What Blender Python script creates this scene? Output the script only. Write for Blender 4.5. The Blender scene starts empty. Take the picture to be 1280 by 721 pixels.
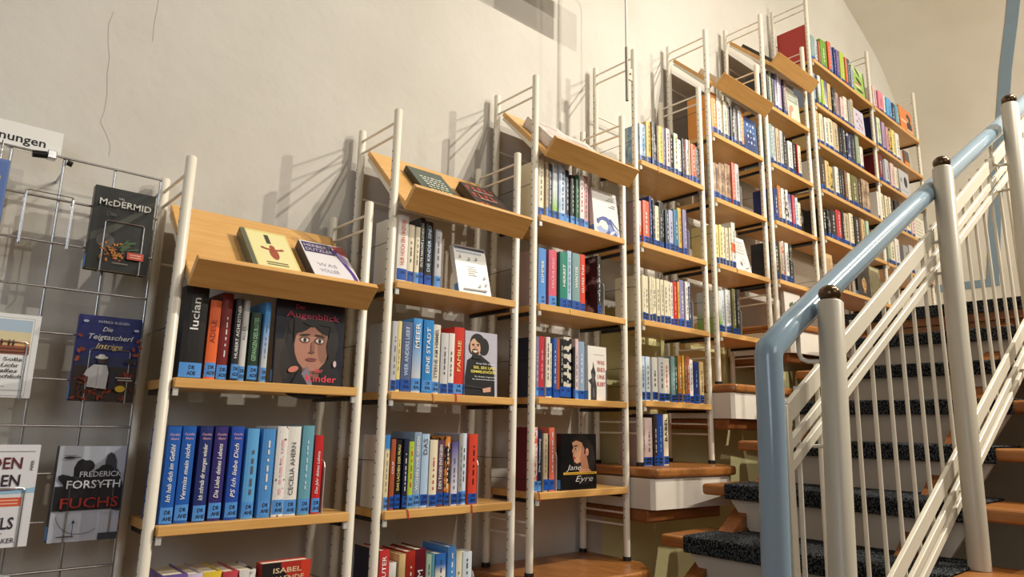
import bpy, bmesh, math, random
from mathutils import Vector, Matrix
random.seed(7)
PI = math.pi
H = 1.53                                    # camera height above the floor
C = bpy.context.scene.collection
SC = bpy.context.scene

# ------------------------------------------------------------------ camera
def make_camera():
    yaw, pitch, roll = (math.radians(a) for a in (41.3462, 11.3576, 1.1465))
    cy, sy, cp, sp, cr, sr = math.cos(yaw), math.sin(yaw), math.cos(pitch), math.sin(pitch), math.cos(roll), math.sin(roll)
    R = Vector((cy, -sy, 0)); U = Vector((-sy * sp, -cy * sp, cp)); F = Vector((sy * cp, cy * cp, sp))
    r2 = R * cr + U * sr; u2 = U * cr - R * sr
    cam = bpy.data.cameras.new('camera'); o = bpy.data.objects.new('camera', cam); C.objects.link(o)
    m = Matrix.Identity(4)
    for i in range(3):
        m[i][0] = r2[i]; m[i][1] = u2[i]; m[i][2] = -F[i]
    m.translation = (0, 0, H)
    o.matrix_world = m
    cam.sensor_width = 36; cam.lens = 24.2076; cam.clip_start = .02; cam.clip_end = 60
    SC.camera = o
make_camera()

# ------------------------------------------------------------------ world, lights, exposure
w = bpy.data.worlds.new('world'); SC.world = w; w.use_nodes = True
w.node_tree.nodes['Background'].inputs[0].default_value = (1, .86, .68, 1)
w.node_tree.nodes['Background'].inputs[1].default_value = .15
SC.view_settings.view_transform = 'Standard'; SC.view_settings.look = 'None'
SC.view_settings.gamma = 1; SC.view_settings.use_curve_mapping = False
SC.view_settings.exposure = 0.10
SC.cycles.use_denoising = True
SC.cycles.max_bounces = 6; SC.cycles.diffuse_bounces = 3; SC.cycles.sample_clamp_indirect = 6
LAMPS = [((3.9, -.80, 3.85 + H), (1.05, 1.9, -.25 + H), 480, .024, 116),
         ((2.35, -.80, 3.85 + H), (1.9, 1.9, .0 + H), 165, .024, 120),
         ((5.0, -.80, 3.72 + H), (4.4, 1.9, 1.0 + H), 215, .026, 120),
         ((4.3, -1.7, 3.0 + H), (2.0, 1.8, -.4 + H), 430, .03, 74)]
def spot(name, loc, aim, power, size, angle=140, col=(1, .935, .82)):
    l = bpy.data.lights.new(name, 'SPOT'); l.energy = power; l.shadow_soft_size = size; l.color = col
    l.spot_size = math.radians(angle); l.spot_blend = 1.0
    o = bpy.data.objects.new(name, l); C.objects.link(o); o.location = loc
    o.rotation_euler = (Vector(aim) - Vector(loc)).to_track_quat('-Z', 'Y').to_euler()
    return o
for loc, aim, p, s, ang in LAMPS:
    spot('spot_light', loc, aim, p, s, ang)
def area(name, loc, aim, power, sx, sy, col):
    l = bpy.data.lights.new(name, 'AREA'); l.energy = power; l.shape = 'RECTANGLE'; l.size = sx; l.size_y = sy; l.color = col
    o = bpy.data.objects.new(name, l); C.objects.link(o); o.location = loc
    o.rotation_euler = (Vector(aim) - Vector(loc)).to_track_quat('-Z', 'Y').to_euler()
area('front_fill', (1.3, -2.7, 1.9 + H), (1.7, 2.0, -.4 + H), 16, 1.5, 1.0, (1, .95, .85))  # added soft fill from behind the camera, no fitting stands for it
spot('vault_fill', (3.9, -2.4, 1.9 + H), (6.6, .8, 3.0 + H), 560, .25, 105, (1, .94, .80))  # added spot that brightens the vault and end wall, no real lamp there
area('cool_fill', (-1.9, -.6, .9 + H), (.6, 2.0, 0 + H), 24, 1.2, 1.6, (.72, .84, 1))  # added bluish fill to cool the shadows at lower left, no window modelled

# ------------------------------------------------------------------ materials
def lin(c):
    return tuple(((v / 255) / 12.92 if v / 255 <= .04045 else ((v / 255 + .055) / 1.055) ** 2.4) for v in c) + (1,)
MATS = {}
def mat(name, rgb, rough=.45, metal=0.0, spec=.5):
    if name in MATS: return MATS[name]
    m = bpy.data.materials.new(name); m.use_nodes = True
    b = m.node_tree.nodes['Principled BSDF']
    b.inputs['Base Color'].default_value = lin(rgb); b.inputs['Roughness'].default_value = rough
    b.inputs['Metallic'].default_value = metal; b.inputs['Specular IOR Level'].default_value = spec
    MATS[name] = m; return m
def nodes(m): return m.node_tree.nodes, m.node_tree.links, m.node_tree.nodes['Principled BSDF']
def mix2(name, c1, c2, mode='noise', scale=40., thr=.5, soft=.02, rough=.4):
    """two printed colours: blotches, a split across the height, or bands"""
    if name in MATS: return MATS[name]
    m = mat(name, c1, rough); n, l, b = nodes(m)
    tc = n.new('ShaderNodeTexCoord'); rp = n.new('ShaderNodeValToRGB')
    rp.color_ramp.elements[0].color = lin(c1); rp.color_ramp.elements[1].color = lin(c2)
    if mode == 'z':
        sp = n.new('ShaderNodeSeparateXYZ'); l.new(tc.outputs['Object'], sp.inputs[0])
        mp = n.new('ShaderNodeMath'); mp.operation = 'MULTIPLY'; mp.inputs[1].default_value = 1 / .22
        l.new(sp.outputs[2], mp.inputs[0]); l.new(mp.outputs[0], rp.inputs[0])
    elif mode == 'bands':
        t = n.new('ShaderNodeTexWave'); t.bands_direction = 'Z'; t.inputs['Scale'].default_value = scale
        t.inputs['Distortion'].default_value = 6; t.inputs['Detail Scale'].default_value = 2
        l.new(tc.outputs['Object'], t.inputs[0]); l.new(t.outputs[1], rp.inputs[0])
    else:
        t = n.new('ShaderNodeTexNoise'); t.inputs['Scale'].default_value = scale; t.inputs['Detail'].default_value = 3
        l.new(tc.outputs['Object'], t.inputs[0]); l.new(t.outputs[0], rp.inputs[0])
    rp.color_ramp.elements[0].position = max(0, thr - soft); rp.color_ramp.elements[1].position = min(1, thr + soft)
    l.new(rp.outputs[0], b.inputs['Base Color'])
    return m
def wood(name, c1, c2, axis='X', rough=.38):
    m = mat(name, c1, rough); n, l, b = nodes(m)
    tc = n.new('ShaderNodeTexCoord'); mp = n.new('ShaderNodeMapping')
    s = {'X': (1.2, 22, 22), 'Y': (22, 1.2, 22)}[axis]
    mp.inputs['Scale'].default_value = s
    t = n.new('ShaderNodeTexNoise'); t.inputs['Scale'].default_value = 4; t.inputs['Detail'].default_value = 6; t.inputs['Distortion'].default_value = .6
    rp = n.new('ShaderNodeValToRGB'); rp.color_ramp.elements[0].color = lin(c2); rp.color_ramp.elements[1].color = lin(c1)
    rp.color_ramp.elements[0].position = .3; rp.color_ramp.elements[1].position = .68
    l.new(tc.outputs['Object'], mp.inputs[0]); l.new(mp.outputs[0], t.inputs[0]); l.new(t.outputs[0], rp.inputs[0]); l.new(rp.outputs[0], b.inputs['Base Color'])
    return m
def plaster(name, c1, c2, yellow=False):
    m = mat(name, c1, .85, 0, .2); n, l, b = nodes(m)
    tc = n.new('ShaderNodeTexCoord')
    t = n.new('ShaderNodeTexNoise'); t.inputs['Scale'].default_value = 1.6; t.inputs['Detail'].default_value = 5
    rp = n.new('ShaderNodeValToRGB'); rp.color_ramp.elements[0].color = lin(c2); rp.color_ramp.elements[1].color = lin(c1)
    rp.color_ramp.elements[0].position = .3; rp.color_ramp.elements[1].position = .6
    l.new(tc.outputs['Object'], t.inputs[0]); l.new(t.outputs[0], rp.inputs[0])
    out = rp.outputs[0]
    if yellow:        # the low part of the wall behind the stairs carries a pale yellow paint
        sp = n.new('ShaderNodeSeparateXYZ'); l.new(tc.outputs['Object'], sp.inputs[0])
        a = n.new('ShaderNodeMath'); a.operation = 'LESS_THAN'; a.inputs[1].default_value = H + .55; l.new(sp.outputs[2], a.inputs[0])
        c = n.new('ShaderNodeMath'); c.operation = 'GREATER_THAN'; c.inputs[1].default_value = 2.36; l.new(sp.outputs[0], c.inputs[0])
        q = n.new('ShaderNodeMath'); q.operation = 'MULTIPLY'; l.new(a.outputs[0], q.inputs[0]); l.new(c.outputs[0], q.inputs[1])
        mx = n.new('ShaderNodeMixRGB'); mx.inputs[2].default_value = lin((224, 217, 160)); l.new(q.outputs[0], mx.inputs[0]); l.new(out, mx.inputs[1]); out = mx.outputs[0]
    l.new(out, b.inputs['Base Color'])
    t2 = n.new('ShaderNodeTexNoise'); t2.inputs['Scale'].default_value = 26; t2.inputs['Detail'].default_value = 6
    t3 = n.new('ShaderNodeTexNoise'); t3.inputs['Scale'].default_value = 5; t3.inputs['Detail'].default_value = 3
    ad = n.new('ShaderNodeMath'); ad.operation = 'MULTIPLY_ADD'; ad.inputs[1].default_value = 2.2
    l.new(tc.outputs['Object'], t2.inputs[0]); l.new(tc.outputs['Object'], t3.inputs[0]); l.new(t3.outputs[0], ad.inputs[0]); l.new(t2.outputs[0], ad.inputs[2])
    bp = n.new('ShaderNodeBump'); bp.inputs['Strength'].default_value = .16; bp.inputs['Distance'].default_value = .01
    l.new(ad.outputs[0], bp.inputs['Height']); l.new(bp.outputs[0], b.inputs['Normal'])
    return m
M_WALL = plaster('wall_plaster', (210, 205, 195), (200, 194, 183), True)
M_VAULT = plaster('vault_plaster', (224, 217, 202), (215, 207, 190))
M_FLOOR = wood('floor_wood', (150, 104, 60), (120, 80, 44), 'X', .4)
M_SHELF = wood('beech_shelf', (224, 176, 106), (210, 156, 86), 'X', .34)
M_OAK = wood('oak_tread', (172, 114, 60), (142, 88, 42), 'Y', .28)
M_OAKD = wood('oak_beam', (150, 92, 46), (118, 70, 34), 'X', .4)
M_POST = mat('cream_enamel', (234, 226, 208), .3)
M_RAILW = mat('white_enamel', (222, 214, 194), .34)
M_RAILSHADE = mat('shaded_white_enamel', (190, 182, 164), .36)  # railing white darkened for the posts: their shaded side put into the colour
M_BLUE = mat('blue_enamel', (136, 158, 174), .16, 0, .6)
M_BAND = mat('blue_paint', (128, 148, 162), .6)
M_BALL = mat('bronze_ball', (92, 72, 50), .22, .6)
M_BLACK = mat('black_plastic', (24, 24, 26), .4)
M_BLACKM = mat('black_steel', (40, 40, 42), .35, .5)
M_HOLE = mat('drilled_hole', (40, 34, 28), .8)
M_CHROME = mat('chrome_wire', (188, 190, 194), .2, .9)
M_BOX = mat('white_panel', (222, 214, 200), .5)
M_RISER = mat('grey_riser', (196, 186, 172), .7)
M_PAGES = mat('paper_pages', (232, 222, 198), .9, 0, .1)
M_LABEL = mat('blue_label', (26, 82, 172), .4)
M_LABEL2 = mat('light_blue_label', (84, 148, 220), .4)
M_INK = mat('black_ink', (14, 16, 22), .6)
M_STEEL = mat('bookend_steel', (214, 212, 206), .3, .3)
M_SIGN = mat('white_board', (236, 234, 228), .5)
def carpet_mat():
    m = mat('carpet_weave', (40, 42, 46), .95, 0, .1); n, l, b = nodes(m)
    tc = n.new('ShaderNodeTexCoord')
    v = n.new('ShaderNodeTexVoronoi'); v.inputs['Scale'].default_value = 92; v.feature = 'F1'
    mp = n.new('ShaderNodeMapping'); mp.inputs['Rotation'].default_value = (.5, .6, .78); mp.inputs['Scale'].default_value = (1, 2.1, 1.4)
    rp = n.new('ShaderNodeValToRGB'); rp.color_ramp.elements[0].color = lin((98, 102, 104)); rp.color_ramp.elements[1].color = lin((20, 22, 26))
    rp.color_ramp.elements[0].position = .12; rp.color_ramp.elements[1].position = .62
    l.new(tc.outputs['Object'], mp.inputs[0]); l.new(mp.outputs[0], v.inputs[0]); l.new(v.outputs['Distance'], rp.inputs[0]); l.new(rp.outputs[0], b.inputs['Base Color'])
    bp = n.new('ShaderNodeBump'); bp.invert = True; bp.inputs['Strength'].default_value = .9; bp.inputs['Distance'].default_value = .006
    l.new(v.outputs['Distance'], bp.inputs['Height']); l.new(bp.outputs[0], b.inputs['Normal'])
    return m
M_CARPET = carpet_mat()

# printed colours of the books: key -> (words, rgb)
COL = {
 'black': ('black', (22, 22, 24)), 'white': ('white', (232, 228, 220)), 'orange': ('orange', (232, 104, 48)), 'darkred': ('dark red', (120, 28, 26)),
 'charcoal': ('charcoal', (44, 44, 50)), 'greywhite': ('grey-white', (206, 204, 202)), 'darkgreen': ('dark green', (34, 58, 42)), 'blue': ('bright blue', (30, 92, 176)),
 'navyblue': ('navy blue', (34, 48, 110)), 'indigo': ('indigo', (52, 44, 112)), 'royal': ('royal blue', (38, 78, 170)), 'skyblue': ('sky-blue', (96, 168, 222)),
 'sky2': ('clear blue', (78, 142, 206)), 'tealblue': ('pale teal', (104, 162, 178)), 'red': ('red', (196, 40, 44)), 'purple': ('purple', (112, 88, 160)),
 'lilacwhite': ('lilac-white', (212, 200, 222)), 'yellow': ('yellow', (232, 200, 62)), 'pinkred': ('pinkish red', (200, 72, 84)), 'cream': ('cream', (232, 220, 190)),
 'silver': ('silver-grey', (190, 190, 192)), 'butter': ('pale yellow', (228, 212, 142)), 'slateblue': ('slate-blue', (86, 98, 134)), 'cerulean': ('cerulean blue', (42, 132, 200)),
 'offwhite': ('off-white', (226, 218, 200)), 'scarlet': ('scarlet', (206, 52, 40)), 'rust': ('rust-brown', (168, 84, 52)), 'darknavy': ('dark navy', (30, 34, 62)),
 'lime': ('lime-green', (178, 200, 62)), 'greyblue': ('grey-blue', (146, 166, 190)), 'paleblue': ('pale blue', (178, 202, 226)), 'plum': ('plum', (98, 66, 84)),
 'grey': ('grey', (158, 156, 154)), 'ice': ('icy white', (208, 218, 232)), 'vermilion': ('vermilion', (214, 70, 50)), 'sand': ('sand-coloured', (214, 186, 130)),
 'brickred': ('brick-red', (170, 48, 34)), 'wine': ('wine-red', (108, 26, 40)), 'mint': ('mint-green', (178, 208, 188)), 'blue2': ('cornflower-blue', (82, 142, 210)),
 'ivory': ('ivory', (226, 216, 186)), 'icewhite': ('pale blue-white', (212, 222, 230)), 'beige': ('beige', (198, 178, 146)), 'slate': ('dark slate', (66, 78, 92)),
 'rose': ('rose-pink', (206, 152, 160)), 'forest': ('forest-green', (40, 96, 68)), 'pink': ('raspberry-pink', (216, 92, 112)), 'emerald': ('emerald-green', (36, 132, 112)),
 'greyteal': ('grey-teal', (126, 158, 160)), 'greypurple': ('grey-purple', (122, 116, 146)), 'crimson': ('crimson', (192, 48, 62)), 'salmon': ('salmon-pink', (218, 106, 84)),
 'mustard': ('mustard-yellow', (216, 172, 66)), 'brown': ('brown', (122, 82, 54)), 'orangered': ('orange-red', (220, 96, 62)), 'lilacgrey': ('lilac-grey', (178, 178, 204)),
 'teal': ('teal-blue', (44, 116, 150)), 'violetgrey': ('violet-grey', (138, 132, 176)), 'ochre': ('ochre', (190, 122, 52)), 'rosegrey': ('dusty pink', (176, 150, 146)),
 'darkbrown': ('dark brown', (62, 46, 36)), 'orange2': ('amber-orange', (226, 146, 52)), 'olive': ('olive-green', (110, 106, 62)), 'sage': ('sage-green', (150, 164, 136)),
 'lilac': ('lilac', (178, 152, 190)), 'purple2': ('violet', (116, 84, 150)), 'green': ('leaf-green', (112, 160, 48)), 'pink2': ('candy-pink', (226, 134, 156)),
 'dkred': ('', (150, 40, 24)), 'palegrn': ('', (150, 196, 150)), 'paleblu': ('', (190, 214, 236)), 'gold': ('', (214, 160, 60)),
}
MIX = {  # key -> (words, colour 1, colour 2, mode, scale, threshold, softness)
 'skywhite': ('sky-white', (196, 202, 208), (74, 150, 214), 'z', 1, .5, .25), 'skywhite2': ('speckled blue-grey', (184, 202, 214), (120, 160, 196), 'noise', 30, .5, .1),
 'dotwhite': ('dotted white', (232, 228, 222), (96, 84, 84), 'noise', 95, .66, .02), 'blackwhite': ('black-and-white', (228, 224, 218), (30, 30, 34), 'noise', 34, .52, .04),
 'bluecream': ('blue-topped cream', (222, 208, 170), (54, 136, 206), 'z', 1, .78, .02), 'orangeblack': ('orange-black', (30, 26, 26), (220, 140, 60), 'noise', 45, .5, .05),
 'violetwhite': ('violet-white', (216, 212, 222), (92, 86, 148), 'z', 1, .55, .3), 'redsuit': ('red-navy', (188, 40, 46), (196, 52, 52), 'z', 1, .5, .1),
 'flowerblue': ('blue-flowered white', (226, 222, 212), (58, 120, 206), 'z', 1, .72, .05), 'greenwhite': ('green-white', (150, 190, 96), (214, 220, 222), 'z', 1, .38, .15),
 'icesky': ('cloudy blue', (150, 190, 228), (220, 228, 236), 'noise', 22, .5, .2), 'wavy': ('patterned black-and-white', (24, 26, 30), (214, 206, 190), 'bands', 9, .5, .06),
 'pinkwhite': ('pale pink', (230, 208, 206), (218, 178, 180), 'noise', 20, .5, .2), 'coralwhite': ('coral-white', (226, 216, 208), (214, 92, 76), 'noise', 50, .54, .05),
 'blackgrey': ('black-grey', (34, 34, 38), (150, 150, 150), 'noise', 26, .58, .06), 'limewhite': ('lime-white', (222, 226, 206), (170, 196, 92), 'noise', 18, .56, .1),
 'pinkorange': ('pink-orange', (222, 112, 66), (228, 200, 200), 'z', 1, .35, .05), 'navywhite': ('navy-white', (34, 44, 86), (206, 210, 220), 'noise', 42, .6, .04),
 'blushwhite': ('blush-white', (226, 212, 206), (206, 176, 172), 'noise', 16, .5, .2), 'portrait': ('photo-brown', (206, 178, 148), (110, 76, 56), 'noise', 17, .52, .16),
 'greyorange': ('white-orange', (216, 214, 206), (214, 100, 48), 'bands', 1.6, .8, .05), 'mustardblack': ('yellow-black', (214, 184, 92), (40, 36, 30), 'noise', 40, .54, .05),
 'spotted': ('spotted black', (40, 40, 42), (170, 164, 156), 'noise', 60, .6, .03),
}
def cmat(k):
    if k in MIX:
        _, a, b, mode, s, t, so = MIX[k]
        return mix2('print_' + k, a, b, mode, s, t, so)
    return mat('print_' + k, COL[k][1], .38)
def cword(k): return MIX[k][0] if k in MIX else COL[k][0]

# ------------------------------------------------------------------ mesh helpers
class MB:
    def __init__(self): self.v = []; self.f = []; self.mi = []; self.mats = []; self.smooth = []
    def m(self, mt):
        if mt not in self.mats: self.mats.append(mt)
        return self.mats.index(mt)
    def add(self, vs, fs, mt, smooth=False):
        k = len(self.v); i = self.m(mt)
        self.v += [tuple(v) for v in vs]
        for f in fs: self.f.append(tuple(a + k for a in f)); self.mi.append(i); self.smooth.append(smooth)
        return self
    def box(self, x0, x1, y0, y1, z0, z1, mt):
        vs = [(x0, y0, z0), (x1, y0, z0), (x1, y1, z0), (x0, y1, z0), (x0, y0, z1), (x1, y0, z1), (x1, y1, z1), (x0, y1, z1)]
        return self.add(vs, [(3, 2, 1, 0), (4, 5, 6, 7), (0, 1, 5, 4), (1, 2, 6, 5), (2, 3, 7, 6), (3, 0, 4, 7)], mt)
    def prism(self, poly, axis, a, b, mt):
        """poly: 2-D points, extruded along an axis ('x': (y,z), 'y': (x,z), 'z': (x,y)) from a to b"""
        def P(p, t): return {'x': (t, p[0], p[1]), 'y': (p[0], t, p[1]), 'z': (p[0], p[1], t)}[axis]
        n = len(poly)
        vs = [P(p, a) for p in poly] + [P(p, b) for p in poly]
        fs = [tuple(range(n)), tuple(range(2 * n - 1, n - 1, -1))] + [(i, i + n, (i + 1) % n + n, (i + 1) % n) for i in range(n)]
        return self.add(vs, fs, mt)
    def tube(self, pts, r, mt, seg=8, cap=True):
        pts = [Vector(p) for p in pts]; n = len(pts); rs = r if isinstance(r, (list, tuple)) else [r] * n
        k0 = []; up = None
        for i in range(n):
            t = ((pts[i + 1] - pts[i]).normalized() if i < n - 1 else Vector()) + ((pts[i] - pts[i - 1]).normalized() if i else Vector())
            t.normalize()
            if up is None:
                up = Vector((0, 0, 1)) if abs(t.z) < .9 else Vector((1, 0, 0))
            a = t.cross(up).normalized(); b = a.cross(t).normalized(); up = b
            c = 1.0
            if 0 < i < n - 1:
                c = 1 / max(.5, (pts[i + 1] - pts[i]).normalized().dot(t))
            k0.append([pts[i] + (a * math.cos(2 * PI * j / seg) + b * math.sin(2 * PI * j / seg) * c) * rs[i] for j in range(seg)])
        vs = [p for ring in k0 for p in ring]; fs = []
        for i in range(n - 1):
            for j in range(seg):
                fs.append((i * seg + j, i * seg + (j + 1) % seg, (i + 1) * seg + (j + 1) % seg, (i + 1) * seg + j))
        self.add(vs, fs, mt, True)
        if cap:
            self.add(k0[0], [tuple(range(seg - 1, -1, -1))], mt); self.add(k0[-1], [tuple(range(seg))], mt)
        return self
    def ball(self, c, r, mt, seg=16, rings=8, sc=(1, 1, 1)):
        vs = []; fs = []
        for i in range(rings + 1):
            th = PI * i / rings
            for j in range(seg):
                ph = 2 * PI * j / seg
                vs.append((c[0] + r * sc[0] * math.sin(th) * math.cos(ph), c[1] + r * sc[1] * math.sin(th) * math.sin(ph), c[2] + r * sc[2] * math.cos(th)))
        for i in range(rings):
            for j in range(seg):
                fs.append((i * seg + j, (i + 1) * seg + j, (i + 1) * seg + (j + 1) % seg, i * seg + (j + 1) % seg))
        return self.add(vs, fs, mt, True)
    def mesh(self, name, bevel=0, bseg=2):
        me = bpy.data.meshes.new(name); me.from_pydata(self.v, [], self.f)
        for mt in self.mats: me.materials.append(mt)
        me.polygons.foreach_set('material_index', self.mi); me.polygons.foreach_set('use_smooth', self.smooth)
        bm = bmesh.new(); bm.from_mesh(me)
        bmesh.ops.remove_doubles(bm, verts=bm.verts, dist=1e-6)
        bmesh.ops.recalc_face_normals(bm, faces=bm.faces)
        if bevel:
            bmesh.ops.bevel(bm, geom=[e for e in bm.edges if len(e.link_faces) == 2 and e.calc_face_angle(0) > .5], offset=bevel, segments=bseg, affect='EDGES', profile=.5)
        for e in bm.edges:
            if len(e.link_faces) == 2 and e.calc_face_angle(0) > .8: e.smooth = False
        bm.to_mesh(me); bm.free(); me.update()
        return me
    def build(self, name, parent=None, bevel=0, bseg=2, loc=None):
        return link(name, self.mesh(name, bevel, bseg), parent, loc)
def link(name, me, parent=None, loc=None):
    o = bpy.data.objects.new(name, me); C.objects.link(o)
    if parent is not None: o.parent = parent
    if loc is not None: o.location = loc
    return o
def tag(o, label, cat, group=None):
    o['label'] = label; o['category'] = cat
    if group: o['group'] = group
    return o
def thing(name, label, cat, loc=(0, 0, 0), group=None, rot=None):
    o = bpy.data.objects.new(name, None); C.objects.link(o); o.location = loc; o.empty_display_size = .05
    if rot: o.rotation_euler = rot
    return tag(o, label, cat, group)
def struct(name, me):
    o = link(name, me); o['kind'] = 'structure'; return o
def text_mesh(s, height, length=None, bold=.0, spacing=1.0, shear=0.0):
    cu = bpy.data.curves.new('lettering', 'FONT'); cu.body = s; cu.size = 1; cu.resolution_u = 2; cu.space_character = spacing
    cu.offset = bold; cu.shear = shear; cu.fill_mode = 'FRONT'
    o = bpy.data.objects.new('lettering', cu); C.objects.link(o)
    me = bpy.data.meshes.new_from_object(o)
    bpy.data.objects.remove(o); bpy.data.curves.remove(cu)
    xs = [v.co.x for v in me.vertices]; ys = [v.co.y for v in me.vertices]
    if not xs: return me
    x0, y0 = min(xs), min(ys); wd, ht = max(xs) - x0, max(ys) - y0
    k = height / .72
    kx = k if length is None else length / wd
    for v in me.vertices: v.co.x = (v.co.x - x0) * kx; v.co.y = (v.co.y - 0) * k; v.co.z = 0
    return me
def letter(s, x, z, height, mt, parent, y=-.0006, length=None, bold=0, vertical=False, centre=False, shear=0, name='lettering', spacing=1.0):
    """flat lettering on the -y face of its parent; vertical text reads upward"""
    me = text_mesh(s, height, length, bold, spacing, shear); me.materials.append(mt)
    wd = max((v.co.x for v in me.vertices), default=0)
    for v in me.vertices:
        a, b = v.co.x - (wd / 2 if centre else 0), v.co.y
        v.co = (x - b, y, z + a) if vertical else (x + a, y, z + b)
    return link(name, me, parent)

# ------------------------------------------------------------------ the setting
YW = 2.065                                   # face of the library wall
XW = 6.75                                    # face of the end wall
VAULT = [(-2.2, 4.66), (0.6, 4.56), (2.0, 4.44), (3.2, 4.26), (4.2, 4.02), (4.9, 3.77), (5.41, 3.54), (5.72, 3.42), (5.97, 3.30), (6.15, 3.19), (6.30, 3.06), (6.42, 2.93), (6.53, 2.78), (6.62, 2.60), (6.69, 2.40), (6.735, 2.18), (XW, 1.95)]
def vault_x(z):                              # x of the vault / end wall at a height above eye level
    for (xa, za), (xb, zb) in zip(VAULT, VAULT[1:]):
        if zb <= z <= za: return xa + (xb - xa) * (za - z) / (za - zb)
    return XW
b = MB(); b.box(-2.3, 7.2, YW, YW + .25, -.1, 5.0 + H, M_WALL); struct('wall_back', b.mesh('wall_back'))
b = MB(); b.box(XW, XW + .25, -3.2, YW, -.1, 1.95 + H, M_VAULT); struct('wall_right', b.mesh('wall_right'))
b = MB(); b.box(-2.45, -2.2, -3.2, YW, -.1, 4.8 + H, M_WALL); struct('wall_left', b.mesh('wall_left'))
b = MB(); b.box(-2.3, 7.0, -3.45, -3.2, -.1, 4.8 + H, M_VAULT); struct('wall_front', b.mesh('wall_front'))
b = MB(); b.box(-2.2, XW, -3.2, YW, -.1, 0, M_FLOOR); struct('floor', b.mesh('floor'))
b = MB(); n = len(VAULT)
vs = [(x, -3.2, z + H) for x, z in VAULT] + [(x, YW, z + H) for x, z in VAULT]
vs += [(x + .2, -3.2, z + H + .2) for x, z in VAULT] + [(x + .2, YW, z + H + .2) for x, z in VAULT]
fs = [(i, i + 1, n + i + 1, n + i) for i in range(n - 1)] + [(2 * n + i, 3 * n + i, 3 * n + i + 1, 2 * n + i + 1) for i in range(n - 1)]
b.add(vs, fs, M_VAULT, True); struct('ceiling', b.mesh('ceiling'))
# painted blue band that climbs the end wall and the vault, with a short foot towards the shelves
b = MB(); prof = []
for z, y in [(1.30, 1.563), (1.556, 1.528), (1.83, 1.495), (1.95, 1.475), (2.18, 1.44), (2.40, 1.39), (2.60, 1.336), (2.78, 1.282), (2.93, 1.23), (3.06, 1.17), (3.19, 1.10), (3.30, 1.03), (3.42, .945), (3.54, .86), (3.77, .70), (4.02, .53)]:
    prof.append((vault_x(z), y + .043, y - .043, z + H))
vs = []
for x, ya, yb, z in prof: vs += [(x - .008, ya, z), (x - .008, yb, z), (x + .004, yb, z), (x + .004, ya, z)]
fs = []
for i in range(len(prof) - 1):
    for j in range(4): fs.append((4 * i + j, 4 * i + (j + 1) % 4, 4 * i + 4 + (j + 1) % 4, 4 * i + 4 + j))
b.add(vs, fs, M_BAND); b.box(XW - .008, XW + .004, 1.52, 2.0, 1.235 + H, 1.30 + H, M_BAND)
struct('trim_1', b.mesh('trim_1'))
# fine cracks in the plaster, a part of the wall
def crack(pts, w):
    b = MB()
    for (xa, za), (xb, zb) in zip(pts, pts[1:]):
        dx, dz = xb - xa, zb - za; L = math.hypot(dx, dz); nx, nz = -dz / L * w, dx / L * w
        b.add([(xa - nx, YW - .0006, za + H - nz), (xb - nx, YW - .0006, zb + H - nz), (xb + nx, YW - .0006, zb + H + nz), (xa + nx, YW - .0006, za + H + nz)], [(0, 1, 2, 3)], mat('crack_grey', (184, 175, 158), .9))
    b.build('crack', bpy.data.objects['wall_back'])
crack([(0.304, 1.122), (0.296, 1.081), (0.301, 1.029), (0.31, 0.984), (0.31, 0.936), (0.317, 0.876), (0.316, 0.823), (0.31, 0.793), (0.329, 0.762), (0.342, 0.733), (0.342, 0.701)], .0006)
crack([(0.411, 1.225), (0.41, 1.172), (0.408, 1.13), (0.41, 1.075)], .0006)

# ------------------------------------------------------------------ stairs, platforms, landing
X0, Z0, RUN, RISE = 2.17, -.372, .277, .167
def tread_xz(n): return X0 + n * RUN, Z0 + n * RISE + H
stair = thing('staircase', 'straight flight of oak steps with dark carpet climbing past the bookcases', 'stairs', (X0, 1.0, 0))
def under(parent, b, name, bevel=0, bseg=2):          # world-space mesh hung under a thing that has no rotation
    o = parent.matrix_world.translation if False else Vector(parent.location)
    b.v = [(x - o.x, y - o.y, z - o.z) for x, y, z in b.v]
    return b.build(name, parent, bevel, bseg)
for n in range(-6, 7):
    x, z = tread_xz(n)
    if n < 6:
        t = MB(); t.box(x, x + RUN + .045, .50, 1.62, z - .042, z, M_OAK); ob = under(stair, t, 'tread', .013, 3)
        cp = MB()
        cp.prism([(x - .008, z - .05), (x - .008, z + .002), (x, z + .008), (x + RUN + .036, z + .008), (x + RUN + .036, z + .0005), (x - .0005, z + .0005), (x - .0005, z - .05)], 'y', .68, 1.515, M_CARPET)
        o2 = under(stair, cp, 'carpet', .003, 1); o2.parent = ob
    zt = z - (.042 if n < 6 else .205); zl = z - RISE - (.1 if n == 6 else 0)
    r = MB(); r.prism([(.69, zt), (1.512, zt), (1.425, zl), (.77, zl)], 'x', x + .022, x + .040, M_RISER)
    if -6 < n < 6: under(stair, r, 'riser')
for y in (.86, 1.47):
    s = MB(); xa, za = tread_xz(-6); xb, zb = tread_xz(6)
    s.prism([(xa + .10, za - .05), (xb + .10, zb - .05), (xb + .10, zb - .30), (xa + .10, max(0.002, za - .30))], 'y', y - .03, y + .03, M_OAKD); under(stair, s, 'stringer')
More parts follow.
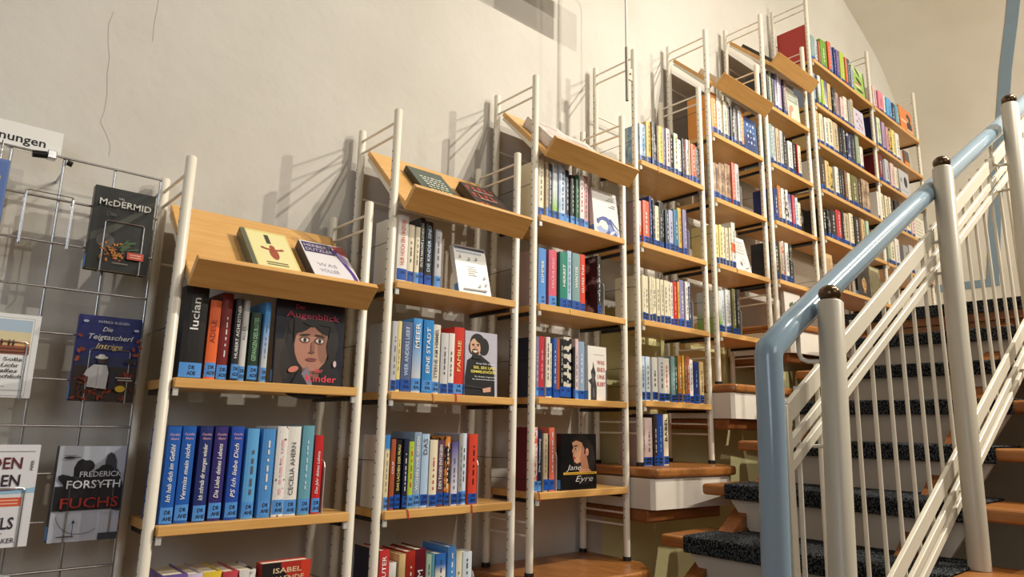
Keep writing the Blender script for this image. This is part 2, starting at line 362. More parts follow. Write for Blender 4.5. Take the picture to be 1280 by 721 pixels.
# landing at the top
xl, zl = tread_xz(6)
land = thing('landing', 'upper landing with a carpeted brown edge at the top of the stairs', 'landing', (5.2, 1.0, 0))
t = MB(); t.prism([(xl, -3.19), (XW - .001, -3.19), (XW - .001, YW - .002), (4.09, YW - .002), (4.09, 1.62), (xl, 1.62)], 'z', zl - .09, zl - .002, M_OAKD); under(land, t, 'floor_slab')
t = MB(); t.prism([(xl - .012, -3.18), (xl + 1.2, -3.18), (xl + 1.2, 1.61), (xl - .012, 1.61)], 'z', zl - .0015, zl + .008, M_CARPET); t.box(xl - .012, xl - .001, .5, 1.61, zl - .05, zl - .002, M_CARPET); under(land, t, 'carpet')
t = MB(); t.box(xl + .02, xl + .04, .5, 1.6, zl - .20, zl - .091, M_OAK); under(land, t, 'fascia')

# wooden platforms that carry the bookcases, one every second step
PB = [('A', .481, -1.176), ('B', 1.082, -.846), ('C', 1.686, -.497), ('D', 2.293, -.146), ('E', 2.891, .212), ('F', 3.484, .559)]
NTH = {'A': 'lowest', 'B': 'second', 'C': 'third', 'D': 'fourth', 'E': 'fifth', 'F': 'sixth'}
for k, xb, zp in PB:
    zp += H
    p = thing('platform', 'oak topped white plinth carrying the %s bookcase up the stairs' % NTH[k], 'plinth', (xb, 1.85, 0), 'plinths under the bookcases')
    x = xb
    top = [(x - .071, YW - .003), (x - .071, 1.70), (x - .055, 1.672), (x + .40, 1.632), (x + .47, 1.65), (x + .555, 1.755), (x + .555, YW - .003)]
    if k == 'F': top = [(a if a < x + .5 else x + .545, c) for a, c in top]
    t = MB(); t.prism(top, 'z', zp - .038, zp, M_OAK); under(p, t, 'platform_top', .012, 3)
    if k not in 'A':
        bx = [(x - .068, YW - .004), (x - .068, 1.70), (x - .055, 1.685), (x + .40, 1.645), (x + .455, 1.67), (x + .50, 1.755), (x + .50, YW - .004)]
        t = MB(); t.prism(bx, 'z', zp - .156, zp - .040, M_BOX); under(p, t, 'box')
        sl = [(x - .066, YW - .004), (x - .066, 1.715), (x + .38, 1.68), (x + .47, 1.77), (x + .47, YW - .004)]
        t = MB(); t.prism(sl, 'z', zp - .205, zp - .158, M_OAKD); under(p, t, 'bearer', .006, 1)
    else:
        t = MB(); t.box(x - .066, x + .52, 1.72, YW - .004, 0.002, zp - .04, M_BOX); under(p, t, 'box')

# ------------------------------------------------------------------ bookcases
WB, DB, RP = .517, .23, .0132
SHELVES = {'A': [.101, -.24, -.58], 'B': [.434, .097, -.245, -.585], 'C': [.779, .442, .106, -.221], 'D': [1.167, .792, .453, .117],
           'E': [1.483, 1.137, .801, .465], 'F': [1.84, 1.485, 1.149, .815], 'G': [2.369, 2.062, 1.792, 1.486, 1.184, .878]}
ZTOP = {'A': .664, 'B': .996, 'C': 1.342, 'D': 1.698, 'E': 2.055, 'F': 2.407, 'G': 2.808}
FOOT = dict((k, z) for k, _, z in PB); FOOT['G'] = Z0 + 6 * RISE
HOLE_CACHE = {}
def hole_mesh(L):
    L = round(L, 2)
    if L in HOLE_CACHE: return HOLE_CACHE[L]
    b = MB(); z = .16
    while z < L - .14:
        for ang in (PI, 0):
            r = RP + .0003; cx, cy = r * math.cos(ang), r * math.sin(ang)
            b.add([(cx, cy + .0028 * math.cos(a), z + .0028 * math.sin(a)) for a in (0, PI / 3, 2 * PI / 3, PI, 4 * PI / 3, 5 * PI / 3)], [(0, 1, 2, 3, 4, 5)], M_HOLE)
        z += .032
    HOLE_CACHE[L] = b.mesh('peg_holes'); return HOLE_CACHE[L]
POST_CACHE = {}
def post_mesh(L):
    L = round(L, 3)
    if L not in POST_CACHE:
        b = MB(); b.tube([(0, 0, .012), (0, 0, L - .003), (0, 0, L)], [RP, RP, RP - .003], M_POST, 14); POST_CACHE[L] = b.mesh('post')
    return POST_CACHE[L]
b = MB(); b.tube([(0, 0, 0), (0, 0, .016)], RP + .003, M_BLACK, 14); FOOT_ME = b.mesh('foot_cap')
def make_bookcase(k, x, xs, label):
    zf, zt = FOOT[k] + H, ZTOP[k] + H
    root = thing('bookcase', label, 'bookcase', (x, 1.8, zf), 'white ladder bookcases on the stairs' if k != 'G' else None)
    L = zt - zf
    for px in xs:
        for py in (0, DB):
            p = link('post', post_mesh(L), root, (px - x, py, 0))
            link('peg_holes', hole_mesh(L), p)['kind'] = 'stuff'
            link('foot_cap', FOOT_ME, p)
        for dz in (.040, .085, L - .175, L - .13):
            r = MB(); r.tube([(px - x, RP, L - dz), (px - x, DB - RP, L - dz)], .0042, M_POST, 8); r.build('rung', root)
        for dz in (.437, 1.10, 1.52):
            r = MB(); r.tube([(px - x, RP, L - dz), (px - x, DB - RP, L - dz - .004)], .0012, M_BLACKM, 5); r.build('side_wire', root)
    for xa, xb in zip(xs, xs[1:]):
        a, c = xa - x + RP + .0015, xb - x - RP - .0015
        for z in SHELVES[k]:
            s = MB(); s.box(a, c, -.022, .226, z + H - zf - .024, z + H - zf, M_SHELF); sh = s.build('shelf', root, .0015, 1)
            for e, sgn in ((a + .004, 1), (c - .004, -1)):
                q = MB(); q.box(min(e, e + sgn * .014), max(e, e + sgn * .014), .004, .222, z + H - zf - .038, z + H - zf - .0245, M_BLACKM); q.build('shelf_bracket', root, .002, 1)
                q = MB(); q.box(min(e - sgn * .004, e + sgn * .008), max(e - sgn * .004, e + sgn * .008), -.017, -.009, z + H - zf - .043, z + H - zf - .0245, M_STEEL); q.build('shelf_clip', root)
        for dz in (.245,):
            q = MB(); q.tube([(xa - x + RP, DB, L - dz), (xb - x - RP, DB, L - dz)], .004, M_POST, 8); q.build('back_rod', root)
            q = MB(); q.tube([(xb - x - .042, DB, L - dz), (xb - x - .018, DB, L - dz)], .009, M_STEEL, 10); q.build('rod_clamp', root)
    if k in 'ABCEF':          # slanted display board with a raised lip along its foot
        a, c = RP + .002, WB - RP - .002
        j = Vector((0, 1.755 - 1.8, L - .318)); u = Vector((0, .7157, .6968)); nn = Vector((0, -.6968, .7157))
        P = lambda s, t: (j.y + u.y * s + nn.y * t, j.z + u.z * s + nn.z * t)
        q = MB(); q.prism([P(0, 0), P(.349, 0), P(.349, -.018), P(0, -.018)], 'x', a, c, M_SHELF); q.build('display_board', root, .0015, 1)
        q = MB(); q.prism([P(.0005, .0), P(.0005, .066), P(-.0175, .066), P(-.0175, -.018), P(.0005, -.018)], 'x', a - .002, c + .004, M_SHELF); q.build('display_lip', root, .0015, 1)
        for xx in (a + .002, c - .014):
            q = MB(); q.prism([P(.03, -.0185), P(.335, -.0185), P(.335, -.030), P(.03, -.036)], 'x', xx, xx + .012, M_POST); q.build('display_bracket', root)
    return root
BW = {'A': 'lowest bookcase', 'B': 'second bookcase up', 'C': 'third bookcase up', 'D': 'fourth bookcase up', 'E': 'fifth bookcase up', 'F': 'sixth bookcase up',
      'G': 'near double bookcase', 'H': 'far double bookcase'}
make_bookcase('A', .481, [.481, .998], 'white ladder bookcase with slanted display board, next to the wire grid')
make_bookcase('B', 1.082, [1.082, 1.599], 'white ladder bookcase showing a dark green and a black book on its slanted board')
make_bookcase('C', 1.686, [1.686, 2.203], 'white ladder bookcase whose slanted board holds two pale books')
make_bookcase('D', 2.293, [2.293, 2.81], 'white ladder bookcase without slanted board, carrying the thin sign pole')
make_bookcase('E', 2.891, [2.891, 3.408], 'white ladder bookcase with a pale rolled booklet on its slanted board')
make_bookcase('F', 3.484, [3.484, 4.001], 'uppermost white ladder bookcase that still has a slanted display board')
make_bookcase('G', 4.101, [4.101, 5.071, 6.011], 'wide double bookcase of six long shelves standing on the upper landing')

# ------------------------------------------------------------------ books on the shelves
def spine_arc(w, bulge, off=0.0, inset=0.0):
    pts = []
    for i in range(5):
        t = i / 4; x = inset + (w - 2 * inset) * t
        s = x / w
        pts.append((x, -bulge * 4 * s * (1 - s) - off))
    return pts
def book_mesh(w, h, dp, cov, bulge):
    b = MB(); t = min(.002, w * .15)
    outer = spine_arc(w, bulge)
    poly = [(0, dp)] + outer + [(w, dp), (w - t, dp), (w - t, .003), (t, .003), (t, dp)]
    # walls of the case as a ring of quads plus caps made of three boards
    nn = len(poly)
    vs = [(x, y, 0) for x, y in poly] + [(x, y, h) for x, y in poly]
    fs = [(i, (i + 1) % nn, (i + 1) % nn + nn, i + nn) for i in range(nn)]
    for o in (0, nn):
        caps = [(0, 1, 9, 10), (5, 6, 7, 8), (1, 2, 3, 4, 5, 8, 9)]
        fs += [tuple(a + o for a in c) for c in caps]
    b.add(vs, fs, cov)
    return b.mesh('book')
def add_pages(o, w, h, dp):
    t = min(.002, w * .15)
    b = MB(); b.box(t + .0002, w - t - .0002, .0034, dp - .004, .003, h - .004, M_PAGES); b.build('page_block', o)
def add_label(o, w, z0, z1, bulge, m):
    arc = spine_arc(w, bulge, .0005, .0006)
    b = MB(); n = len(arc); b.add([(x, y, z0) for x, y in arc] + [(x, y, z1) for x, y in arc], [(i, i + 1, n + i + 1, n + i) for i in range(n - 1)], m)
    return b.build('spine_label', o)
ORD = ['first', 'second', 'third', 'fourth', 'fifth', 'sixth', 'seventh', 'eighth', 'ninth', 'tenth', 'eleventh', 'twelfth', 'thirteenth']
TCOL = {'': (225, 222, 214), 'white': (238, 236, 230), 'black': (20, 20, 22), 'grey': (92, 90, 92), 'orange': (222, 104, 44), 'dkred': (150, 40, 24), 'butter': (236, 216, 130), 'paleblu': (190, 214, 236), 'palegrn': (150, 196, 150), 'red': (200, 48, 44), 'rose': (240, 180, 186), 'navyblue': (30, 44, 100), 'skyblue': (120, 180, 226)}
def tmat(k): return mat('ink_' + (k or 'pale'), TCOL[k], .5)
CODE = {('A', 1): 'ADE', ('A', 2): 'AHE', ('B', 1): 'DR', ('B', 2): 'BAL', ('B', 3): 'BAR', ('C', 1): 'DR', ('C', 2): 'CAR', ('C', 3): 'DR', ('C', 4): 'DR'}
ROWS = [
 ('A', 1, 1631, [
  (506, 55, 229, 'black', 'lucian', 'white'), (568, 28, 201, 'orange', 'ADELE', 'dkred'), (597,28,224,'darkred','',''), (630, 20, 212, 'charcoal', 'HUBERT ACHLEITNER', 'white'),
  (651, 18, 212, 'greywhite', 'ALLES', 'grey'), (675, 29, 182, 'darkgreen', 'GEFANGEN DES BLUTES', 'palegrn'), (707,16,213,'skywhite','',''),
 ]),
 ('A', 2, 1290, [
  (501, 30, 225, 'blue', 'Ich hab dich im Gefühl', 'white'), (535, 32, 226, 'blue', 'Vermiss mein nicht', 'white'), (576, 31, 226, 'navyblue', 'Ich schreib dir morgen wieder', 'white'), (612, 32, 226, 'indigo', 'Die Liebe deines Lebens', 'white'),
  (650, 32, 227, 'royal', 'PS Ich liebe Dich', 'white'), (692,31,222,'skyblue','',''), (732,34,222,'sky2','',''), (769,31,229,'dotwhite','','rose'),
  (801, 36, 229, 'white', 'CECELIA AHERN', 'grey'), (840,33,232,'tealblue','','paleblu'), (879, 25, 206, 'red', 'Das Jahr deines Lebens', 'white'),
 ]),
 ('A', 3, 950, [
  (523,56,226,'purple','',''), (580,36,222,'lilacwhite','',''), (617,45,221,'yellow','',''), (663,37,218,'pinkred','',''),
  (703,42,216,'blackwhite','',''),
 ]),
 ('B', 1, 1964, [
  (1106, 38, 214, 'white', 'NUR NOCH EIN EINZIGES', 'orange'), (1146,23,191,'cream','',''), (1170,17,187,'cream','',''), (1187, 21, 222, 'black', 'GUTE NACHT LONDON', 'white'),
  (1210, 29, 215, 'black', 'DIE KINDER SIND', 'paleblu'), (1248,26,195,'silver','',''),
 ]),
 ('B', 2, 1627, [
  (1104,18,212,'silver','',''), (1122,15,214,'butter','','grey'), (1137, 38, 214, 'slateblue', 'WER ANDERS LIEBT', 'paleblu'), (1179, 34, 230, 'skywhite', 'MEER', 'white'),
  (1215, 39, 229, 'cerulean', 'EINE STADT', 'white'), (1256, 29, 219, 'offwhite', 'STERNE AM HIMMEL', 'grey'), (1286,29,195,'greywhite','','grey'), (1318,23,197,'white','','grey'),
  (1341, 42, 220, 'scarlet', 'FAMILIE', 'butter'),
 ]),
 ('B', 3, 1285, [
  (1100,16,214,'bluecream','',''), (1122, 16, 202, 'rust', 'COUP', 'white'), (1140, 22, 199, 'black', 'DAS LACHEN DER FRAU', 'butter'), (1164,17,203,'darknavy','','white'),
  (1185,19,195,'lime','','red'), (1205, 26, 223, 'greyblue', 'WOHIN WIR GEHEN', 'white'), (1233, 28, 218, 'paleblue', 'DAS', 'grey'), (1261,29,200,'cream','','red'),
  (1291, 28, 199, 'plum', 'DEN TAGEN ENTGEGEN', 'white'), (1321,21,211,'orangeblack','','white'), (1344,25,194,'violetwhite','',''), (1370,16,219,'grey','',''),
  (1387,20,221,'ice','',''), (1414,35,219,'vermilion','','black'),
 ]),
 ('B', 4, 945, [
  (1101, 33, 230, 'redsuit', 'MARTIN SUTER', 'white'), (1136,25,193,'white','','grey'), (1166, 22, 214, 'sand', 'LINO', 'black'), (1190,33,219,'brickred','','white'),
  (1225, 39, 221, 'wine', 'GRM', 'white'), (1263,19,203,'mint','','grey'), (1284,13,203,'tealblue','',''), (1300,39,201,'flowerblue','',''),
  (1342,31,218,'blue2','','white'), (1375,23,202,'ivory','',''), (1401,36,197,'icewhite','','grey'),
 ]),
 ('C', 1, 2309, [
  (1711,29,227,'cream','',''), (1748,13,224,'beige','',''), (1762,21,224,'slate','','white'), (1786,28,232,'greenwhite','',''),
  (1816,35,234,'icesky','','grey'), (1855,24,222,'darknavy','','white'), (1883,27,208,'black','','palegrn'), (1910,18,214,'forest','',''),
  (1932,26,219,'white','','red'), (1960,30,226,'rose','',''),
 ]),
 ('C', 2, 1972, [
  (1716, 40, 215, 'blue2', 'SOMMER', 'white'), (1770, 42, 218, 'pink', 'FRÜHLING', 'rose'), (1824, 42, 219, 'emerald', 'HERBST', 'white'), (1867,24,231,'paleblue','',''),
  (1892, 43, 227, 'greyteal', 'WINTER', 'white'), (1937, 30, 230, 'vermilion', 'GUTES TUN', 'white'), (2026,20,237,'blackgrey','','white'),
 ]),
 ('C', 3, 1636, [
  (1700,19,216,'greypurple','',''), (1722,28,219,'crimson','','rose'), (1752,22,219,'offwhite','',''), (1775,14,198,'cream','',''),
  (1791,16,218,'blue','','white'), (1808,20,217,'rust','','orange'), (1830,21,220,'black','',''), (1852,42,230,'wavy','',''),
  (1895,11,195,'black','',''), (1907,17,227,'pinkwhite','',''), (1927,35,220,'greyblue','','white'),
 ]),
 ('C', 4, 1309, [
  (1699,16,221,'coralwhite','','red'), (1718, 20, 214, 'darknavy', 'Die Vermessung', 'white'), (1744,22,200,'beige','',''), (1768,9,196,'black','',''),
  (1779,28,221,'salmon','',''),
 ]),
 ('D', 1, 2697, [
  (2328,42,184,'skywhite2','',''), (2378,33,210,'mustard','',''), (2414,33,218,'blackgrey','',''), (2449,14,208,'brown','',''),
  (2464,31,213,'yellow','',''), (2497,21,216,'greypurple','',''), (2520,30,218,'pinkwhite','',''), (2553,29,205,'black','',''),
  (2584,31,215,'limewhite','',''), (2619,30,196,'white','',''), (2651,15,210,'black','',''), (2667,20,213,'wine','',''),
  (2690,21,217,'offwhite','',''), (2713,10,219,'beige','',''), (2727,39,205,'orangered','',''), (2770,29,201,'blackgrey','',''),
 ]),
 ('D', 2, 2322, [
  (2309,25,192,'pinkorange','',''), (2337,43,197,'salmon','',''), (2385,18,228,'navyblue','',''), (2406,18,214,'blackgrey','',''),
  (2428,31,195,'cream','',''), (2462,21,220,'charcoal','',''), (2484,13,224,'black','',''), (2499,25,190,'slate','',''),
  (2528,32,197,'lilacgrey','',''), (2562,37,208,'teal','','white'), (2604,30,225,'mustard','',''), (2637,29,224,'violetgrey','',''),
 ]),
 ('D', 3, 1983, [
  (2304,17,196,'ivory','',''), (2323,20,197,'ivory','',''), (2347,26,198,'ivory','',''), (2375,15,199,'ivory','',''),
  (2391,14,199,'ivory','',''), (2407,20,198,'ivory','',''), (2429,23,199,'ivory','',''), (2454,23,198,'ivory','',''),
  (2479,26,198,'ivory','',''), (2507,23,198,'ivory','',''), (2531,18,197,'white','',''), (2552,27,204,'scarlet','',''),
  (2580,14,207,'mustard','',''), (2597,36,219,'violetgrey','','white'), (2637,22,217,'white','',''), (2661,22,218,'navywhite','',''),
 ]),
 ('D', 4, 1647, [
  (2309,25,184,'icesky','',''), (2337,30,184,'icewhite','',''), (2381,38,185,'white','',''), (2422,43,188,'greywhite','',''),
  (2467,45,188,'offwhite','','red'), (2514,27,199,'greyteal','',''), (2543,21,199,'forest','',''), (2568,27,207,'ochre','',''),
  (2596,16,209,'mustard','',''), (2613,15,208,'brown','',''), (2630,25,210,'rust','',''), (2657,26,196,'white','',''),
  (2686,42,189,'navyblue','','skyblue'), (2731,34,192,'sand','',''),
 ]),
 ('D', 5, 1384, [
  (2306,17,193,'rosegrey','',''), (2325,56,194,'blushwhite','',''), (2385,23,206,'darkbrown','',''), (2410,40,211,'royal','','skyblue'),
  (2453, 34, 212, 'cream', 'BABEL', 'black'),
 ]),
 ('E', 1, 3013, [
  (2917,46,228,'orange2','',''), (2967,32,218,'white','',''), (3002,24,224,'cream','',''), (3030,34,221,'ivory','',''),
  (3068,28,228,'grey','',''), (3102,33,210,'black','',''), (3140,28,222,'grey','',''), (3173,36,239,'silver','',''),
  (3213,31,247,'orange2','',''),
 ]),
 ('E', 2, 2667, [
  (2912,53,190,'portrait','',''), (2973,51,206,'portrait','',''), (3030,52,218,'portrait','',''), (3087,29,237,'salmon','',''),
  (3124,38,242,'silver','',''),
 ]),
 ('E', 3, 2331, [
  (2903,41,202,'butter','',''), (2948,25,208,'butter','',''), (2977,24,203,'cream','',''), (3005,24,203,'cream','',''),
  (3033,19,209,'ivory','',''), (3055,36,242,'greyorange','',''),
 ]),
 ('E', 4, 1995, [
  (2917,28,203,'greenwhite','',''), (2949,25,212,'icewhite','',''), (2978,23,218,'white','',''), (3005,27,220,'silver','',''),
  (3036,29,230,'olive','',''), (3071,32,230,'black','',''),
 ]),
 ('F', 1, 3370, [
  (3519,24,221,'black','',''), (3548,31,233,'sage','',''), (3584,20,233,'charcoal','',''), (3610,31,239,'violetwhite','',''),
  (3647,23,233,'white','',''), (3675,27,232,'lilac','',''), (3708,18,236,'darknavy','',''), (3732,23,240,'rosegrey','',''),
 ]),
 ('F', 2, 3015, [
  (3509,36,245,'greyteal','',''), (3551,35,247,'silver','',''), (3591,39,251,'beige','',''), (3636,36,250,'silver','',''),
  (3678,34,245,'black','',''), (3723,53,203,'white','',''), (3782,49,214,'black','',''), (3838,14,219,'red','',''),
  (3858,41,217,'cream','',''),
 ]),
 ('F', 3, 2679, [
  (3514,54,197,'navyblue','',''), (3573,37,226,'ochre','',''), (3616,37,220,'white','',''), (3659,31,220,'blackwhite','',''),
  (3695,31,205,'violetwhite','',''), (3732,31,205,'pinkred','',''), (3769,32,199,'icesky','',''), (3807,35,171,'cream','',''),
 ]),
 ('F', 4, 2345, [
  (3508,42,221,'charcoal','',''), (3555,27,223,'beige','',''), (3587,23,235,'coralwhite','',''), (3615,39,230,'white','',''),
  (3660,33,233,'spotted','',''),
 ]),
 ('G', 1, 3899, [
  (4141,53,186,'greyteal','',''), (4204,38,180,'silver','',''), (4248,27,188,'rust','',''), (4284,90,220,'green','',''),
  (4388,50,246,'orangered','',''), (4445,24,231,'blue2','',''), (4474,29,232,'navyblue','',''), (4510,49,229,'purple','',''),
  (4572,71,246,'lime','',''), (4653,32,228,'orangered','',''), (4694,57,240,'slate','',''), (4759,35,197,'lilacgrey','',''),
 ]),
 ('G', 2, 3592, [
  (4135,24,218,'greyblue','',''), (4163,22,214,'charcoal','',''), (4191,40,223,'greenwhite','',''), (4243,40,214,'lime','',''),
  (4291,39,222,'violetwhite','',''), (4339,49,222,'sand','',''), (4398,50,215,'blackgrey','',''), (4462,49,204,'rosegrey','',''),
  (4520,46,184,'pinkwhite','',''), (4574,61,211,'offwhite','',''), (4646,43,208,'grey','',''), (4699,48,237,'beige','',''),
 ]),
 ('G', 3, 3322, [
  (4118,59,234,'sand','',''), (4185,53,227,'cream','',''), (4246,42,218,'white','',''), (4297,72,230,'ivory','',''),
  (4380,78,234,'beige','',''), (4469,39,230,'black','',''), (4515,66,237,'charcoal','',''), (4590,61,221,'navywhite','',''),
  (4659,58,237,'darknavy','',''), (4725,59,243,'sage','',''), (4795,51,179,'white','',''),
 ]),
 ('G', 4, 3016, [
  (4107,25,203,'white','',''), (4139,64,224,'darkbrown','',''), (4216,57,220,'sand','',''), (4279,51,200,'mustardblack','',''),
  (4351,54,215,'white','',''), (4411,40,217,'black','',''), (4455,39,225,'charcoal','',''), (4500,37,228,'brown','',''),
  (4543,44,223,'cream','',''), (4594,103,223,'olive','',''), (4707,54,224,'darkbrown','',''), (4772,129,242,'portrait','',''),
 ]),
 ('G', 5, 2714, [
  (4121,60,182,'black','',''), (4186,41,182,'blackgrey','',''), (4232,76,197,'black','',''), (4318,73,216,'crimson','',''),
  (4399,38,227,'black','',''), (4445,70,224,'beige','',''), (4521,62,240,'cream','',''), (4592,81,233,'black','',''),
  (4679,35,243,'brown','',''), (4721,56,250,'sand','',''), (4783,46,258,'mint','',''),
 ]),
 ('H', 1, 3899, [
  (5142,63,191,'pinkwhite','',''), (5224,95,181,'pink2','',''), (5331,31,168,'white','',''), (5382,103,183,'skyblue','','navyblue'),
  (5503,54,180,'navywhite','',''), (5570,68,185,'tealblue','',''),
 ]),
 ('H', 2, 3592, [
  (5091,35,240,'navyblue','',''), (5139,67,266,'limewhite','',''), (5236,57,237,'lilac','',''), (5307,49,219,'rose','',''),
  (5365,55,233,'mustardblack','',''), (5432,70,237,'butter','',''), (5516,74,238,'white','',''),
 ]),
 ('H', 3, 3322, [
  (5098,87,214,'wine','',''), (5202,23,193,'violetgrey','',''), (5234,77,212,'silver','',''), (5348,71,214,'pinkwhite','',''),
  (5432,61,205,'cream','',''),
 ]),
 ('H', 4, 3016, [
  (5037,48,215,'white','',''), (5095,61,220,'ivory','',''), (5175,59,219,'cream','',''), (5250,38,225,'cream','',''),
  (5298,38,215,'charcoal','',''), (5350,67,221,'black','',''), (5433,74,233,'blackgrey','',''), (5522,43,232,'silver','',''),
  (5580,88,235,'cream','',''), (5685,56,222,'pinkwhite','',''),
 ]),
 ('H', 5, 2714, [
  (5068,62,135,'white','',''), (5143,56,159,'sage','',''), (5210,80,189,'ivory','',''), (5302,79,223,'white','',''),
  (5445,101,201,'grey','',''), (5562,82,222,'silver','',''),
 ]),
]

LABELS = {}
BACKS = {('B', 4): 'darknavy', ('C', 4): 'wine', ('C', 3): 'darknavy', ('C', 2): 'rosegrey', ('D', 4): 'beige', ('D', 2): 'rosegrey', ('D', 5): 'rosegrey', ('E', 3): 'butter', ('B', 3): 'offwhite'}
def uniq(s):
    LABELS[s] = LABELS.get(s, 0) + 1
    return s
def shelf_books(bay, i, zmm, items):
    cols = [it[3] for it in items]; where = '%s shelf, %s' % (ORD[i - 1], BW[bay])
    if bay == 'D' and i == 5: where = 'plinth top, %s' % BW[bay]
    seen = {}
    for q, (xm, wm, hm, ck, tx, tc) in enumerate(items):
        x, w, h = xm / 1000, max(.008, wm / 1000 - .0012), min(.243, max(.178, hm / 1000))
        gap = (items[q + 1][0] / 1000 - x - w) if q + 1 < len(items) else 1
        if gap < .0004: w -= (.0006 - gap)
        dp = h * random.uniform(.60, .66); bulge = min(.003, w * .1)
        o = link('book', book_mesh(w, h, dp, cmat(ck), bulge))
        set_back = random.choice((0, .002, .004, .006, .008))
        if bay == 'C' and ck == 'blackgrey': set_back = -.008
        o.location = (x, 1.796 + set_back, zmm / 1000 + .0006)
        cw = cword(ck); same = [j for j, c in enumerate(cols) if c == ck]
        if len(same) > 1:
            lab = '%s of the %s books along the row, %s' % (ORD[same.index(q)], cw, where)
        elif q == 0: lab = '%s book beginning the row beside the %s one, %s' % (cw, cword(cols[1]), where)
        elif q == len(cols) - 1: lab = '%s book ending the row after the %s one, %s' % (cw, cword(cols[q - 1]), where)
        else: lab = '%s book between the %s and %s ones, %s' % (cw, cword(cols[q - 1]), cword(cols[q + 1]), where)
        tag(o, uniq(lab), 'book', 'books on the %s' % where)
        add_pages(o, w, h, dp)
        if q == 0 and (bay, i) in BACKS:      # the back cover differs in colour from the spine
            bc = MB(); bc.add([(-.0004, .001, .0005), (-.0004, dp - .0005, .0005), (-.0004, dp - .0005, h - .0005), (-.0004, .001, h - .0005)], [(0, 1, 2, 3)], cmat(BACKS[(bay, i)])); bc.build('back_cover', o)
        lab_h = random.uniform(.030, .038); lz = random.choice((.002, .004, .006))
        if bay == 'A': lab_h = .036
        lo = add_label(o, w, lz, lz + lab_h, bulge, random.choice((M_LABEL, M_LABEL, M_LABEL2)) if bay in 'BC' else (M_LABEL2 if bay == 'A' else M_LABEL))
        yl = -bulge - .0009
        if bay in 'DEFGH' and w > .012:       # shelf-mark scribbles too small to read
            sc = MB(); ka = random.uniform(.12, .3)
            for zz in (lz + .007, lz + .020): sc.add([(w * ka, yl, zz), (w * random.uniform(.7, .9), yl, zz), (w * random.uniform(.7, .9), yl, zz + .008), (w * ka, yl, zz + .008)], [(0, 1, 2, 3)], M_INK)
            sc.build('label_ink', lo)
        if (bay, i) in CODE and w > .014:
            cdt = CODE[(bay, i)]
            m1 = letter('DR', .0025 + w / 2, lz + .020, .0095, M_INK, lo, yl, min(w * .6, .014), .012, centre=True)
            if cdt != 'DR': letter(cdt, .0025 + w / 2, lz + .006, .0095, M_INK, lo, yl, min(w * .78, .020), .012, centre=True)
        if tx:
            z0, z1 = lz + lab_h + .012, h - .014
            size = min(w * .42, .014)
            if bay == 'A' and i == 2: size = min(w * .36, .012); z1 = h - .042
            ln = min(z1 - z0, len(tx) * size * 1.02)
            if tx == 'lucian': size, ln, z0 = .020, .080, .120
            if tx in ('GRM', 'BABEL', 'DAS', 'COUP', 'MEER'): size, ln = w * .5, min(z1 - z0, len(tx) * w * .6); z0 = z1 - ln if tx in ('BABEL', 'MEER', 'DAS') else z0
            xb = w / 2 + size * .36
            letter(tx, xb, z0 + ((z1 - z0) - ln) * (.5 if tx != 'lucian' else 0), size, tmat(tc), o, yl, ln, .01 if size > .008 else .004, True, shear=.25 if (bay == 'A' and i == 2 and tx[0] in 'IVDP') else 0, name='spine_title')
            if bay == 'A' and i == 2 and q < 5:
                letter('Cecelia', w / 2, h - .022, .0058, tmat('rose'), o, yl, min(.022, w * .74), 0, centre=True, name='author_lettering')
                letter('Ahern', w / 2, h - .032, .0058, tmat('rose'), o, yl, min(.018, w * .62), 0, centre=True, name='author_lettering')
        elif w > .011:
            # too small to read: thin dashes where the title and the author run along the spine
            rr = random.Random(q * 31 + i * 7 + ord(bay)); b = MB(); z = lz + lab_h + rr.uniform(.012, .03); wd = w * rr.uniform(.10, .2)
            if tc: mt = tmat(tc)
            else:
                lum = sum((MIX[ck][1] if ck in MIX else COL[ck][1])) / 3
                mt = tmat('grey') if lum > 150 else tmat('')
            end = h - rr.uniform(.015, .06); cx = w * rr.uniform(.42, .58)
            while z < end:
                l = rr.uniform(.006, .02); b.add([(cx - wd / 2, yl, z), (cx + wd / 2, yl, z), (cx + wd / 2, yl, min(end, z + l)), (cx - wd / 2, yl, min(end, z + l))], [(0, 1, 2, 3)], mt); z += l + rr.uniform(.003, .012)
            b.build('spine_print', o)
    return cols
for bay, i, zmm, items in ROWS: shelf_books(bay, i, zmm, items)

# ------------------------------------------------------------------ books shown by their front cover
def face_book(x, y, z, w, h, t, cov, label, lean=0.0, group=None, roll=0.0, yaw=0.0, spine=None, sticker=True):
    """origin at the lower front edge by the spine; front cover looks along -y; leans back by `lean`"""
    b = MB(); c = .0018
    b.box(0, w, 0, c, 0, h, cov); b.box(0, w, t - c, t, 0, h, cov); b.box(-.001, c, c, t - c, 0, h, spine or cov)
    o = b.build('book'); o.location = (x, y, z); o.rotation_euler = (-lean, roll, yaw)
    tag(o, uniq(label), 'book', group)
    b = MB(); b.box(c + .0002, w - .003, c + .0002, t - c - .0002, .003, h - .003, M_PAGES); b.build('page_block', o)
    if sticker:
        b = MB(); b.add([(-.0014, t - .001, .004), (-.0014, .0004, .004), (-.0014, .0004, .036), (-.0014, t - .001, .036)], [(0, 1, 2, 3)], M_LABEL2); b.build('spine_label', o)
    return o
def art(o, shapes, name='cover_art'):
    """flat print on the cover: polygons (colour, [(x, z) in metres]) stacked a tenth of a millimetre apart"""
    b = MB()
    for k, (rgb, pts) in enumerate(shapes):
        y = -.00015 * (k + 1)
        b.add([(px, y, pz) for px, pz in pts], [tuple(range(len(pts)))], mat('print_%d_%d_%d' % rgb, rgb, .4))
    o2 = b.build(name, o); return -.00015 * (len(shapes) + 2)
